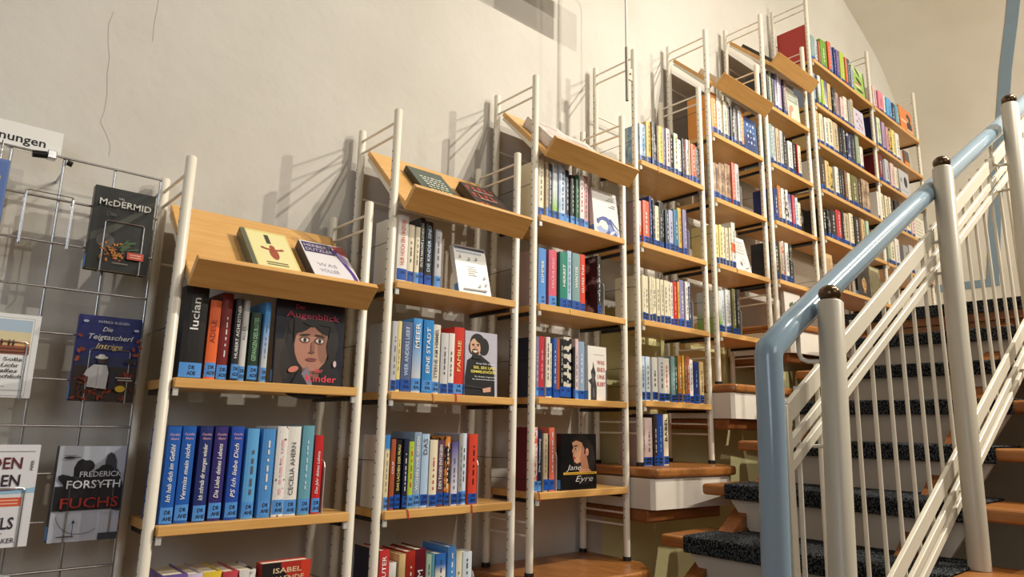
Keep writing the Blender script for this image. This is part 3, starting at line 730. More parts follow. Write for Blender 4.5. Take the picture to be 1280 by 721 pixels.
def ell(cx, cz, rx, rz, n=18, rot=0):
    r = []
    for i in range(n):
        a = 2 * PI * i / n; px, pz = rx * math.cos(a), rz * math.sin(a)
        r.append((cx + px * math.cos(rot) - pz * math.sin(rot), cz + px * math.sin(rot) + pz * math.cos(rot)))
    return r
def rect(x0, x1, z0, z1): return [(x0, z0), (x1, z0), (x1, z1), (x0, z1)]
def face_shapes(cx, cz, s, skin, hair, dark=(40, 26, 22), lip=(150, 70, 66)):
    sh = lambda c, k: tuple(int(v * k) for v in c)
    S = [(hair, ell(cx, cz + .02 * s, .60 * s, .78 * s)), (sh(skin, .72), rect(cx - .2 * s, cx + .2 * s, cz - .85 * s, cz - .3 * s)), (skin, ell(cx, cz - .08 * s, .42 * s, .58 * s)),
         (sh(skin, .82), ell(cx + .27 * s, cz - .1 * s, .13 * s, .36 * s)), (sh(skin, 1.08) if max(skin) < 230 else skin, ell(cx - .04 * s, cz + .28 * s, .26 * s, .14 * s)),
         (hair, ell(cx - .28 * s, cz + .42 * s, .34 * s, .2 * s, rot=.5)), (hair, ell(cx + .28 * s, cz + .42 * s, .34 * s, .2 * s, rot=-.5))]
    for e in (-1, 1):
        S += [(sh(skin, .66), ell(cx + e * .18 * s, cz + .05 * s, .13 * s, .085 * s)), ((232, 226, 216), ell(cx + e * .18 * s, cz + .04 * s, .088 * s, .042 * s)), (dark, ell(cx + e * .18 * s, cz + .04 * s, .042 * s, .044 * s)),
              (dark, ell(cx + e * .18 * s, cz + .155 * s, .13 * s, .022 * s, rot=-e * .15))]
    S += [(sh(skin, .78), ell(cx + .02 * s, cz - .12 * s, .045 * s, .15 * s)), (sh(skin, .6), ell(cx, cz - .23 * s, .075 * s, .022 * s)), (lip, ell(cx, cz - .39 * s, .13 * s, .04 * s)), (sh(lip, .6), ell(cx, cz - .388 * s, .125 * s, .008 * s))]
    return S
def T(o, s, x, z, hgt, rgb, y, length=None, bold=.01, centre=True, vertical=False, shear=0):
    return letter(s, x, z, hgt, mat('ink_%d_%d_%d' % rgb, rgb, .5), o, y, length, bold, vertical, centre, shear, name='cover_title')
def ZS(k, i): return SHELVES['G' if k == 'H' else k][i - 1] + H + .0006
DN = cmat('darknavy')

# lowest bookcase: girl's face under pink lettering
w_, h_ = .203, .232
o = face_book(.741, 1.797, ZS('A', 1), w_, h_, .010, mat('print_night', (30, 32, 48), .3), 'large dark picture book showing a child\'s face, ending the upper shelf of the lowest bookcase', .04)
S = [((22, 22, 30), ell(.10, .02, .10, .06)), ((26, 22, 24), ell(.105, .125, .082, .092)), ((26, 22, 24), ell(.062, .085, .034, .07)), ((26, 22, 24), ell(.150, .085, .028, .07)), ((52, 42, 38), rect(.002, .028, .0, .12)), ((40, 34, 34), ell(.035, .06, .018, .05))]
S += face_shapes(.106, .118, .122, (178, 124, 102), (26, 22, 24), lip=(142, 76, 72))
S += [((26, 22, 24), [(.05, .19), (.16, .19), (.158, .165), (.13, .168), (.105, .160), (.075, .170), (.062, .150), (.052, .11)]), ((26, 22, 24), [(.16, .17), (.15, .11), (.158, .07), (.17, .12)]), ((24, 24, 32), [(.05, .0), (.165, .0), (.150, .032), (.125, .02), (.095, .018), (.07, .036)]),
      ((206, 122, 104), ell(.055, .040, .015, .008, rot=.35)), ((216, 186, 186), ell(.176, .062, .005, .009)), ((130, 122, 136), [(.078, .03), (.096, .052), (.112, .0), (.098, .0)])]
y = art(o, S)
T(o, 'Der', .066, .207, .0125, (190, 66, 96), y, .028); T(o, 'Augenblick', .105, .183, .0165, (190, 66, 96), y, .158, .014)
T(o, 'der', .128, .035, .0125, (216, 76, 86), y, .027); T(o, 'Kinder', .137, .010, .0185, (216, 62, 76), y, .092, .014)

o = face_book(.758, 1.797, ZS('A', 3), .132, .226, .038, mat('print_crimson2', (170, 44, 36), .35), 'thick red and black hardback with pale author lettering, bottom shelf of lowest bookcase', .0)
y = art(o, [((30, 26, 28), rect(.0, .05, .0, .226)), ((176, 46, 36), rect(.05, .131, .0, .226)), ((206, 60, 40), rect(.105, .131, .0, .226)), ((30, 26, 28), [(.04, .226), (.07, .19), (.05, .12), (.02, .14)])])
T(o, 'ISABEL', .068, .200, .0125, (226, 200, 160), y, .076); T(o, 'ALLENDE', .068, .180, .0125, (226, 200, 160), y, .092)

# second bookcase
o = face_book(1.352, 1.80, ZS('B', 1), .138, .178, .022, mat('print_chalk', (226, 224, 216), .4), 'leaning pale book with sketched arrow and doodles, upper shelf of the second bookcase', .23, roll=-.03)
S = [((96, 110, 130), rect(.004, .134, .162, .172)), ((150, 160, 176), rect(.010, .12, .150, .158))]
for q in range(5): S.append(((112, 104, 92), rect(.05, .05 + .03 + .006 * (q % 3), .098 - q * .0075, .1008 - q * .0075)))
for (a, c) in ((.02, .13), (.058, .125), (.09, .128), (.115, .06), (.118, .035), (.09, .028)): S += [((70, 64, 60), ell(a, c, .006, .0015)), ((70, 64, 60), ell(a + .004, c + .006, .0018, .006, rot=.4))]
S += [((50, 48, 48), [(.02, .012), (.11, .012), (.11, .008), (.122, .015), (.11, .022), (.11, .018), (.02, .018)])]
art(o, S)
w_, h_ = .138, .214
o = face_book(1.385, 1.797, ZS('B', 2), w_, h_, .016, mat('print_lilacgrey2', (188, 184, 196), .35), 'front facing book with a smiling curly haired man in black, second bookcase up', .03)
S = [((28, 28, 32), [(.0, .0), (.128, .0), (.126, .07), (.108, .112), (.066, .136), (.04, .136), (.008, .115), (.0, .06)]), ((30, 24, 24), ell(.052, .178, .032, .030)), ((30, 24, 24), ell(.078, .165, .024, .030)), ((30, 24, 24), ell(.03, .158, .016, .022))]
S += [((188, 138, 110), rect(.034, .058, .128, .150)), ((214, 168, 138), ell(.042, .160, .022, .030, rot=.12)), ((30, 24, 24), ell(.060, .188, .022, .012, rot=-.4)), ((60, 40, 34), ell(.042, .143, .015, .012)), ((220, 174, 146), ell(.042, .150, .011, .008)),
      ((60, 40, 34), ell(.041, .1525, .012, .003)), ((236, 228, 220), ell(.042, .1475, .0075, .0025)), ((60, 40, 34), ell(.033, .170, .006, .0016)), ((60, 40, 34), ell(.053, .171, .006, .0016)), ((40, 28, 26), ell(.033, .166, .0035, .0016)), ((40, 28, 26), ell(.053, .167, .0035, .0016)),
      ((190, 140, 112), ell(.043, .158, .003, .007)), ((28, 28, 32), rect(.030, .068, .122, .136)), ((208, 160, 134), [(.072, .025), (.108, .032), (.108, .016), (.076, .012)]), ((50, 50, 56), [(.0, .034), (.075, .028), (.075, .024), (.0, .028)])]
y = art(o, S)
T(o, 'SISI, SEX UND', .082, .090, .0088, (236, 222, 96), y, .098, .018); T(o, 'SEMMELKNÖDEL', .078, .076, .0088, (236, 222, 96), y, .112, .018)
T(o, 'Omar Khir Alanam', .086, .105, .0055, (230, 230, 230), y, .084, .006); T(o, 'Ein Araber ergründet', .084, .062, .0048, (226, 226, 226), y, .09, .006); T(o, 'die österreichische Seele', .080, .053, .0048, (226, 226, 226), y, .104, .006)

# third bookcase
o = face_book(2.024, 1.80, ZS('C', 1), .158, .196, .020, mat('print_whitewave', (226, 222, 216), .4), 'white book with a blue breaking wave, upper shelf of the third bookcase', .09)
BL = (54, 76, 150)
S = [((150, 165, 205), ell(.085, .022, .07, .02)), (BL, [(.03, .0), (.15, .0), (.128, .03), (.118, .055), (.10, .075), (.08, .083), (.058, .082), (.034, .072), (.026, .058), (.034, .052), (.042, .060), (.056, .066), (.076, .062), (.09, .045), (.088, .025), (.07, .010)]),
     ((226, 222, 216), ell(.063, .042, .024, .016, rot=-.3)), (BL, ell(.026, .056, .009, .012)), ((120, 140, 190), ell(.105, .03, .012, .025, rot=.4)), ((200, 208, 226), ell(.112, .018, .02, .006, rot=.5)), (BL, [(.10, .075), (.13, .05), (.156, .034), (.156, .038), (.13, .058), (.105, .080)])]
for q, (a, c) in enumerate(((.118, .142), (.10, .142), (.085, .142), (.115, .142), (.098, .142))): S.append(((120, 116, 116), rect(a, c, .176 - q * .0085 - (.012 if q > 2 else 0), .1785 - q * .0085 - (.012 if q > 2 else 0))))
art(o, S)
o = face_book(1.985, 1.80, ZS('C', 3), .108, .210, .040, mat('print_bone', (228, 222, 212), .4), 'off-white thick book with red title letters and a dark statue, third bookcase up', .02)
S = [((58, 56, 56), [(.012, .0), (.046, .0), (.048, .05), (.040, .085), (.044, .105), (.036, .125), (.030, .150), (.026, .125), (.016, .11), (.020, .085), (.0, .075), (.014, .06)]), ((96, 92, 90), ell(.028, .085, .006, .02)), ((96, 92, 90), ell(.03, .03, .006, .02)), ((70, 68, 66), [(.100, .0), (.107, .0), (.107, .12), (.102, .12)])]
S += [((190, 186, 180), rect(.035, .095, .176, .179))]
y = art(o, S)
for q, s in enumerate(('WAS', 'BEI', 'UNS', 'BLEIBT')): T(o, s, .074, .140 - q * .028, .0165, (186, 70, 60), y, .042 if q < 3 else .05, .006)
w_, h_ = .192, .200
o = face_book(1.834, 1.798, ZS('C', 4), w_, h_, .022, mat('print_blackcover', (18, 18, 20), .3), 'black classic novel showing a dark haired woman in half profile, lowest shelf of third bookcase', .01)
SK, HR = (206, 150, 116), (34, 26, 24)
S = [((40, 32, 30), ell(.125, .10, .06, .085)), (HR, ell(.110, .158, .052, .040)), (HR, ell(.135, .135, .034, .05)), ((168, 112, 84), [(.10, .118), (.135, .130), (.15, .075), (.168, .055), (.09, .055), (.108, .085)]), ((190, 134, 102), [(.155, .07), (.175, .055), (.09, .055), (.105, .075)]),
     (SK, [(.058, .168), (.082, .176), (.112, .168), (.126, .145), (.122, .118), (.104, .098), (.085, .092), (.070, .100), (.068, .112), (.063, .122), (.066, .128), (.058, .138), (.066, .150)]), ((176, 118, 90), [(.112, .168), (.126, .145), (.122, .118), (.104, .098), (.10, .112), (.108, .135)]),
     (HR, [(.050, .174), (.078, .190), (.115, .192), (.135, .150), (.120, .158), (.105, .176), (.080, .178), (.062, .168)]), ((212, 150, 122), ell(.140, .134, .008, .014)), ((176, 110, 88), ell(.140, .132, .004, .008)),
     (HR, ell(.078, .156, .011, .0022, rot=.15)), ((232, 222, 214), ell(.080, .146, .007, .003)), ((36, 24, 22), ell(.078, .146, .0035, .0034)), ((150, 92, 74), ell(.062, .130, .005, .0022)), ((168, 66, 62), ell(.069, .113, .008, .0045)), ((222, 172, 60), rect(.012, .190, .054, .062)), ((60, 48, 22), rect(.02, .182, .0572, .0588))]
y = art(o, S)
T(o, 'Jane', .065, .070, .020, (236, 232, 226), y, .078, -.012, shear=.35); T(o, 'Eyre', .122, .028, .022, (236, 232, 226), y, .095, -.012, shear=.35)

# fifth, sixth and double bookcase
o = face_book(3.247, 1.80, ZS('E', 1), .130, .212, .016, mat('print_denim', (58, 92, 150), .4), 'blue front facing book with scattered white capitals, top shelf of the fifth bookcase', .04)
S = [((34, 58, 110), ell(.065, .06, .06, .07))]
for r in range(4):
    for c in range(3): S.append(((222, 226, 232), rect(.03 + c * .03, .045 + c * .03, .165 - r * .034, .169 - r * .034))) if (r + c) % 2 else S.append(((222, 226, 232), ell(.038 + c * .03, .170 - r * .034, .006, .009)))
art(o, S)
o = face_book(3.10, 1.80, ZS('E', 3), .150, .20, .015, mat('print_notewhite', (226, 222, 214), .4), 'white leaning book covered in thin handwritten capitals, third shelf of the fifth bookcase', .22)
S = []; rr = random.Random(4)
for r in range(5):
    x = .02
    while x < .125: l = rr.uniform(.004, .012); S.append(((70, 68, 70), rect(x, x + l * .35, .168 - r * .018, .176 - r * .018))); S.append(((70, 68, 70), rect(x, x + l, .168 - r * .018, .1695 - r * .018))); x += l + .004
S += [((60, 58, 60), ell(.07, .055, .01, .014)), ((226, 222, 214), ell(.07, .055, .007, .011)), ((60, 58, 60), [(.05, .01), (.09, .014), (.12, .034), (.088, .02)])]
art(o, S)
o = face_book(3.768, 1.80, ZS('F', 1), .150, .20, .018, mat('print_palecover', (222, 208, 188), .4), 'pale cream book with grey-green title block and pink figure, sixth bookcase top shelf', .05)
art(o, [((150, 162, 148), rect(.012, .138, .132, .188)), ((206, 210, 200), rect(.022, .128, .166, .174)), ((206, 210, 200), rect(.022, .11, .148, .156)), ((214, 140, 126), ell(.045, .085, .03, .02, rot=.6)), ((190, 150, 128), ell(.03, .06, .014, .045, rot=-.2))])
o = face_book(3.588, 1.80, .559 + H + .001, .185, .205, .020, mat('print_mug', (214, 208, 200), .4), 'pale book picturing a green sprouting plant, standing on the plinth of the sixth bookcase', .03)
S = [((196, 188, 178), rect(.06, .13, .03, .10))]
for q in range(7): S.append(((64, 92, 54), ell(.095 + .035 * math.cos(q * .9), .125 + .02 * math.sin(q * 1.7), .016, .011, rot=q)))
S.append(((50, 40, 36), ell(.095, .103, .022, .006))); art(o, S)
o = face_book(4.797, 1.80, ZS('G', 1), .205, .232, .016, mat('print_applegreen', (158, 194, 96), .4), 'apple-green picture book with black birds, top shelf of the double bookcase near bay', .05)
art(o, [((190, 214, 140), rect(.0, .205, .19, .232)), ((36, 36, 34), ell(.09, .205, .045, .012, rot=-.5)), ((36, 36, 34), ell(.10, .135, .05, .014, rot=-.35)), ((206, 120, 90), ell(.08, .11, .05, .007)), ((224, 214, 170), ell(.07, .085, .055, .010)), ((44, 52, 46), ell(.10, .058, .06, .010)), ((74, 104, 44), rect(.185, .205, .0, .232))])
o = face_book(4.752, 1.80, ZS('G', 2), .172, .196, .014, mat('print_lilaccover', (206, 206, 226), .4), 'lilac book with uneven red capitals, second shelf of the double bookcase', .04)
art(o, [((190, 60, 62), rect(.04 + .05 * (q % 2), .085 + .045 * (q % 2), .155 - q * .027, .160 - q * .027)) for q in range(5)] + [((190, 60, 62), rect(.045 + .04 * (q % 3), .055 + .04 * (q % 3), .145 - q * .018, .164 - q * .018)) for q in range(6)])
o = face_book(4.585, 1.80, ZS('G', 6), .195, .215, .016, mat('print_oldmaster', (30, 26, 24), .35), 'dark book with a pale face in shadow, lowest shelf of the double bookcase', .03)
y = art(o, [((40, 32, 26), ell(.10, .07, .08, .08))] + face_shapes(.105, .105, .085, (212, 164, 104), (26, 20, 18)))
T(o, '' if False else '', 0, 0, .01, (200, 180, 150), y) if False else None
o = face_book(4.80, 1.805, ZS('G', 6), .19, .245, .020, mix2('print_engraving', (146, 132, 100), (84, 80, 58), 'noise', 22, .5, .15), 'greenish brown picture book beside the dark face book, lowest shelf of double bookcase', .03)
art(o, [((196, 186, 150), rect(.02, .17, .215, .235)), ((120, 110, 78), ell(.09, .11, .06, .05))])
o = face_book(4.122, 1.80, ZS('G', 6), .11, .205, .018, mat('print_buff', (206, 170, 122), .4), 'buff paperback back cover full of text, start of lowest shelf, double bookcase', .03)
art(o, [((120, 84, 56), rect(.012, .098 - .01 * (q % 3), .17 - q * .012, .1735 - q * .012)) for q in range(11)])
o = face_book(5.672, 1.80, ZS('H', 1), .265, .225, .014, mat('print_tangerine', (226, 134, 74), .4), 'orange picture book with a dark seated figure, top shelf of far double bay', .04)
art(o, [((236, 214, 190), rect(.02, .20, .10, .115)), ((60, 56, 56), ell(.19, .16, .045, .03, rot=-.3)), ((52, 50, 52), ell(.19, .085, .055, .05)), ((206, 160, 130), ell(.17, .135, .015, .02)), ((232, 196, 170), rect(.14, .25, .04, .055))])
o = face_book(5.53, 1.80, ZS('H', 3), .205, .222, .014, mat('print_ash', (192, 192, 196), .4), 'grey book with one dark oval portrait, third shelf of far double bay', .04)
art(o, [((44, 40, 40), ell(.125, .135, .035, .045)), ((150, 150, 156), rect(.03, .16, .05, .056)), ((120, 120, 126), rect(.02, .05, .12, .15))])
o = face_book(5.682, 1.80, ZS('H', 2), .10, .145, .014, mat('print_sunsetcard', (190, 96, 60), .4), 'small orange and grey card book, end of second shelf, far double bay', .04)
art(o, [((88, 84, 80), rect(.0, .10, .06, .145)), ((226, 150, 60), rect(.0, .10, .03, .05))])
o = face_book(5.74, 1.80, ZS('H', 4), .245, .20, .016, mat('print_chalk2', (226, 220, 204), .4), 'cream front facing book with thin brown rules, fourth shelf of far double bay', .05)
art(o, [((140, 112, 84), rect(.03, .20 - .02 * (q % 2), .05 + q * .028, .054 + q * .028)) for q in range(5)] + [((60, 44, 36), ell(.17, .025, .01, .01))])

# books lying on the slanted boards
def board_book(k, x, w, h, t, cov, label, spine=None, s0=.004, group='books shown on the slanted boards'):
    u = Vector((0, .7157, .6968)); nn = Vector((0, -.6968, .7157)); j = Vector((0, 1.755, ZTOP[k] + H - .318))
    p = j + u * s0 + nn * (t + .0012)
    o = face_book(x, p.y, p.z, w, h, t, cov, label, math.radians(45.77), group, spine=spine, sticker=False)
    b = MB(); b.box(.002, min(.045, w * .3), -.0006, -.0002, .004, .036, M_LABEL2); b.build('cover_label', o)
    return o
o = board_book('A', .655, .132, .236, .030, mat('print_primrose', (222, 206, 132), .4), 'primrose yellow hardback with a red-brown ornament on the slanted board, lowest bookcase', mat('print_bottlegreen', (92, 96, 82), .4))
y = art(o, [((92, 96, 82), rect(.0, .012, .0, .236)), ((232, 222, 160), rect(.014, .126, .006, .226)), ((214, 196, 116), rect(.014, .126, .0, .05)), ((160, 76, 50), ell(.072, .12, .013, .03)), ((160, 76, 50), ell(.072, .145, .034, .010)), ((232, 222, 160), ell(.072, .152, .027, .009)), ((160, 76, 50), ell(.072, .15, .008, .012)), ((60, 54, 48), rect(.062, .074, .17, .215))] + [((110, 96, 62), rect(.04, .10, .062 + .01 * q, .0655 + .01 * q)) for q in range(2)])
o = board_book('A', .826, .140, .228, .032, mat('print_paperwhite', (226, 222, 224), .4), 'white and purple hardback beside the yellow one on the slanted board', mat('print_nightblue', (36, 34, 52), .4))
y = art(o, [((48, 38, 84), rect(.004, .10, .168, .222)), ((150, 62, 60), [(.10, .222), (.14, .228), (.14, .17), (.108, .19)]), ((92, 58, 140), [(.096, .20), (.112, .2), (.134, .08), (.138, .02), (.124, .02), (.122, .08)]), ((170, 150, 200), ell(.118, .16, .01, .03, rot=.2))])
T(o, 'HERBERT', .052, .197, .016, (206, 196, 214), y, .086, .006); T(o, 'DUTZLER', .052, .175, .016, (206, 196, 214), y, .086, .006)
for q, s in enumerate(('WAS', 'VOLLER')): T(o, s, .055, .098 - .03 * q, .018, (176, 172, 186), y, .06, 0)
o = board_book('B', 1.196, .145, .250, .022, mat('print_mossgreen', (76, 88, 78), .4), 'dark grey-green book with pale title lines on the slanted board, second bookcase', mat('print_mossblack', (30, 34, 34), .4))
rr = random.Random(9); S = [((62, 74, 68), rect(.004, .141, .0, .12))]
for r in range(7):
    x = .03
    while x < .115: l = rr.uniform(.006, .018); S.append(((206, 210, 170) if r > 3 else (222, 224, 210), rect(x, min(.12, x + l), .19 - r * .02, .197 - r * .02))); x += l + .005
art(o, S)
o = board_book('B', 1.405, .150, .222, .034, mat('print_soot', (58, 44, 42), .35), 'black hardback with big red capitals on the slanted board, second bookcase', mat('print_soot2', (34, 26, 26), .35))
S = []
for r, (zz, hh, n) in enumerate(((.175, .03, 5), (.115, .034, 4), (.05, .03, 2))):
    for q in range(n): S += [((206, 84, 62), rect(.014 + q * .027, .020 + q * .027, zz, zz + hh)), ((206, 84, 62), rect(.014 + q * .027, .032 + q * .027, zz + hh * (.1 if q % 2 else .8), zz + hh * (.25 if q % 2 else .95)))]
for q in range(3): S.append(((150, 140, 134), rect(.03, .12 - q * .01, .16 - q * .055, .166 - q * .055)))
art(o, S)
o = board_book('C', 1.735, .17, .235, .042, mix2('print_magazine', (222, 212, 204), (176, 156, 150), 'noise', 24, .55, .15), 'thick pale patterned book on the slanted board of the third bookcase')
art(o, [((206, 190, 184), ell(.08, .11, .05, .06)), ((168, 140, 136), ell(.05, .06, .03, .02, rot=.4)), ((168, 150, 150), rect(.02, .13, .18, .195))])
o = board_book('C', 1.925, .15, .22, .034, mat('print_magazine2', (214, 204, 196), .4), 'plain pale book beside the patterned one on the third slanted board')
art(o, [((180, 160, 156), rect(.015, .115, .14, .18)), ((190, 174, 168), ell(.07, .07, .04, .04))])
o = board_book('E', 3.06, .15, .28, .030, mat('print_wiro', (196, 190, 180), .4), 'thick pale booklet with printed edge on the slanted board, fifth bookcase')
art(o, [((120, 112, 106), rect(.01, .14, .22, .26)), ((150, 144, 138), rect(.02, .10, .1, .18))])
o = board_book('F', 3.56, .15, .30, .022, mat('print_pitch', (36, 34, 36), .35), 'black hardback on the slanted board of the sixth bookcase')
art(o, [((120, 110, 90), rect(.02, .12, .22, .235)), ((120, 110, 90), rect(.02, .10, .19, .205))])
o = board_book('F', 3.80, .14, .215, .024, mat('print_cherry', (180, 52, 48), .35), 'cherry-red book beside the black one on the sixth slanted board')
art(o, [((222, 206, 190), rect(.02, .12, .15, .17)), ((222, 206, 190), rect(.02, .09, .12, .13))])
o = link('book', book_mesh(.014, .262, .21, mat('print_redfolder', (186, 58, 50), .45), .001)); o.location = (4.119, 1.806, ZS('G', 1))
tag(o, uniq('tall red folder standing first on the top shelf, near double bookcase'), 'book', 'books on the first shelf, near double bookcase'); add_pages(o, .014, .262, .21)

# ------------------------------------------------------------------ bookends
def bookend(x, z, label, h=.14, d=.10):
    o = thing('bookend', label, 'bookend', (x, 1.80, z), 'metal bookends')
    b = MB(); pts = [(0, 0), (d, 0), (d, h - .02), (d - .006, h - .006), (d - .02, h), (.02, h), (.006, h - .006), (0, h - .02)]
    b.prism(pts, 'x', 0, .0016, M_STEEL); b.build('upright_plate', o)
    b = MB(); b.box(-.07, .0016, .002, d - .002, -.0005, -.0001, M_STEEL); b.build('foot_plate', o)
for k, i, x in (('A', 2, .912), ('B', 3, 1.452), ('C', 2, 2.078), ('C', 4, 1.814), ('D', 2, 2.688), ('D', 3, 2.70), ('E', 2, 3.18), ('E', 4, 3.12), ('F', 4, 3.715), ('B', 4, 1.447)):
    bookend(x, ZS(k, i) + .0006, 'thin steel bookend closing the row on the %s shelf of the %s' % (ORD[i - 1], BW[k]))
# ribbon markers that hang out of books over the shelf edge
def ribbon(x, z, m, label, l=.028, sw=.006):
    b = MB(); vs = []; pts = [(0, .020, .0012), (0, -.0235, .0012), (sw * .4, -.0245, -.006), (sw, -.0245, -l)]
    for px, py, pz in pts: vs += [(px - .002, py, pz), (px + .002, py, pz)]
    b.add(vs, [(0, 1, 3, 2), (2, 3, 5, 4), (4, 5, 7, 6)], m)
    o = b.build('ribbon_marker'); o.location = (x, 1.80, z); tag(o, label, 'bookmark', 'ribbon markers over shelf edges')
MR = mat('red_ribbon', (176, 44, 34), .6); MO = mat('orange_ribbon', (206, 130, 50), .6); MY = mat('yellow_tab', (232, 206, 40), .5)
ribbon(1.245, ZS('B', 2), MO, 'orange ribbon hanging over the second shelf of the second bookcase')
ribbon(1.335, ZS('B', 2), MR, 'thin dark red ribbon over the second shelf of the second bookcase', .022, .002)
ribbon(1.172, ZS('B', 3), MR, 'red ribbon loop hanging over the third shelf of the second bookcase', .026)
ribbon(1.412, ZS('B', 3), MR, 'red tassel ribbon under the vermilion book, third shelf of second bookcase', .040, .002)
ribbon(1.705, ZS('C', 4), MR, 'red ribbon by the post on the lowest shelf of third bookcase', .030)
ribbon(1.862, ZS('C', 2), MY, 'yellow tab hanging over the second shelf of the third bookcase', .022, .001)
ribbon(2.43, ZS('D', 1), MO, 'pale tassel ribbon over the top shelf of the fourth bookcase', .034, .003)
ribbon(3.06, ZS('E', 3), M_BLACK, 'black ribbon loop over the third shelf of the fifth bookcase', .022)

# ------------------------------------------------------------------ wire display grid
GY = 1.975
grid = thing('wire_grid', 'chrome wire display grid hanging on the wall beside the lowest bookcase', 'display rack', (.28, GY, .5))
zr = [.638 - .1095 * q for q in range(18) if .638 - .1095 * q > -1.3]
xv = [-.32, -.21, -.10, .011, .124, .233, .347, .457]
for z in zr:
    b = MB(); b.tube([(-.33, GY - .0062, z + H), (.458, GY - .0062, z + H)], .0032, M_CHROME, 8); under(grid, b, 'cross_wire')
for x in xv:
    b = MB(); b.tube([(x, GY, .642 + H), (x, GY, zr[-1] + H)], .0034, M_CHROME, 8); under(grid, b, 'upright_wire')
b = MB(); b.box(.195, .215, GY - .012, GY + .012, .628 + H, .650 + H, M_CHROME); under(grid, b, 'clamp', .002, 1)
b = MB(); b.tube([(.165, GY - .004, .632 + H), (.195, GY - .004, .636 + H)], .009, M_BLACKM, 10); under(grid, b, 'clamp_knob')
b = MB(); b.tube([(.238, GY - .006, .628 + H), (.25, GY - .006, .625 + H)], .007, M_BLACKM, 10); under(grid, b, 'clamp_screw')
for x in (-.21, .233, .457):
    b = MB(); b.tube([(x, GY + .003, .60 + H), (x, YW - .001, .60 + H)], .004, M_CHROME, 8); under(grid, b, 'wall_hook')
def holder(x0, x1, z0, label, gz, d=.045):
    o = thing('wire_book_holder', label, 'book holder', (x0, GY, z0), 'wire book holders on the grid')
    ztop = gz - z0; yf = -d
    for s, x in enumerate((0, x1 - x0)):
        b = MB(); b.tube([(x, .006, ztop - .012), (x, .006, ztop + .004), (x, -.0085, ztop + .008), (x, -.0095, ztop - .004), (x, -.0095, .0), (x, yf, 0), (x, yf, .125)], .0014, M_CHROME, 6); b.build('side_wire', o)
    b = MB(); b.tube([(0, yf, .125), (.004, yf, .129), (x1 - x0 - .004, yf, .129), (x1 - x0, yf, .125)], .0014, M_CHROME, 6); b.build('front_wire', o)
holder(.165, .262, .405 + H, 'empty chrome wire book holder on the grid', zr[1] + H, .03)
GB = [('mcd', .303, .362, .138, .214), ('teig', .310, .039, .138, .209), ('fors', .306, -.283, .141, .216), ('solla', .094, .041, .139, .191), ('farben', .131, -.286, .139, .222), ('blau', -.012, .395, .136, .196), ('rand', .112, -.56, .138, .21)]
GT = {'mcd': .030, 'teig': .022, 'fors': .030, 'solla': .020, 'farben': .020, 'blau': .022, 'rand': .022}
WORDS = {'mcd': 'dark thriller with silver lettering and a branch of orange leaves, top of the wire grid', 'teig': 'deep blue paperback with a man in a white suit seen from behind, wire grid',
         'fors': 'black and white smoke-clouded thriller with red title, held on the wire grid', 'solla': 'white framed paperback with a sunset beach picture, cut by the picture edge',
         'farben': 'white book with bold dark capitals and an orange stamp, low on the wire grid', 'blau': 'blue book with yellow capitals, cut by the picture edge, upper wire grid', 'rand': 'pale book in the lowest visible row of the wire grid'}
GC = {'mcd': (38, 38, 38), 'teig': (42, 60, 132), 'fors': (186, 190, 200), 'solla': (226, 226, 224), 'farben': (216, 216, 218), 'blau': (96, 122, 178), 'rand': (206, 206, 210)}
GBOOK = {}
for k, x, z, w_, h_ in GB:
    t = GT[k]
    y0 = GY - .0115 - t
    GBOOK[k] = face_book(x, y0, z + H + .0018, w_, h_, t, mat('print_cover_' + k, GC[k], .3), WORDS[k], .0, 'books held on the wire grid', spine=mat('print_spine_' + k, {'fors': (40, 42, 50), 'mcd': (30, 32, 34)}.get(k, GC[k]), .35))
    row = min(q for q in zr if q + .0 > z + .14) if True else 0
    holder(x + w_ * .22, x + w_ * .86, z + H, 'chrome wire holder around the %s' % {'mcd': 'dark thriller with orange leaves', 'teig': 'deep blue paperback', 'fors': 'smoke-clouded thriller', 'solla': 'white sunset paperback', 'farben': 'white book with dark capitals', 'blau': 'blue book with yellow capitals', 'rand': 'pale book in the lowest row'}[k], row + H, GY - y0 + .003)
o = GBOOK['mcd']
rr = random.Random(3); S = [((30, 32, 30), rect(.0, .138, .0, .214)), ((66, 68, 58), [(.0, .07), (.05, .10), (.138, .185), (.138, .20), (.05, .12), (.0, .09)]), ((88, 86, 78), ell(.035, .075, .02, .018))]
for q in range(46): S.append(((196, 124, 44) if q % 3 else (150, 84, 34), ell(.052 + rr.uniform(-.026, .026), .046 + rr.uniform(-.022, .026), .004, .0022, 7, rr.uniform(0, 3))))
for q in range(16): S.append(((70, 98, 60), ell(.082 + rr.uniform(-.01, .022), .066 + rr.uniform(-.01, .012), .014, .0016, 6, .5 + rr.uniform(-.7, .7))))
S += [((196, 78, 58), rect(.086, .124, .034, .052)), ((230, 190, 170), rect(.092, .118, .045, .047)), ((230, 190, 170), rect(.092, .118, .039, .041)), ((120, 110, 96), rect(.055, .09, .018, .021))]
y = art(o, S)
T(o, 'VAL', .058, .183, .006, (210, 206, 196), y, .014, 0); T(o, 'McDERMID', .069, .164, .0165, (222, 220, 210), y, .118, .006); T(o, 'Die', .040, .138, .011, (104, 106, 100), y, .022, 0); T(o, 'Erbin', .082, .138, .011, (88, 90, 86), y, .036, 0) if False else None
o = GBOOK['teig']
S = [((34, 46, 116), rect(.0, .138, .1, .209)), ((52, 40, 34), rect(.0, .138, .0, .085)), ((40, 52, 92), rect(.0, .138, .085, .11))]
for q in range(60): S.append(((146, 52, 34) if q % 2 else (98, 36, 28), ell(rr.uniform(.006, .132), rr.uniform(.004, .07), .007, .003, 7, rr.uniform(0, 3))))
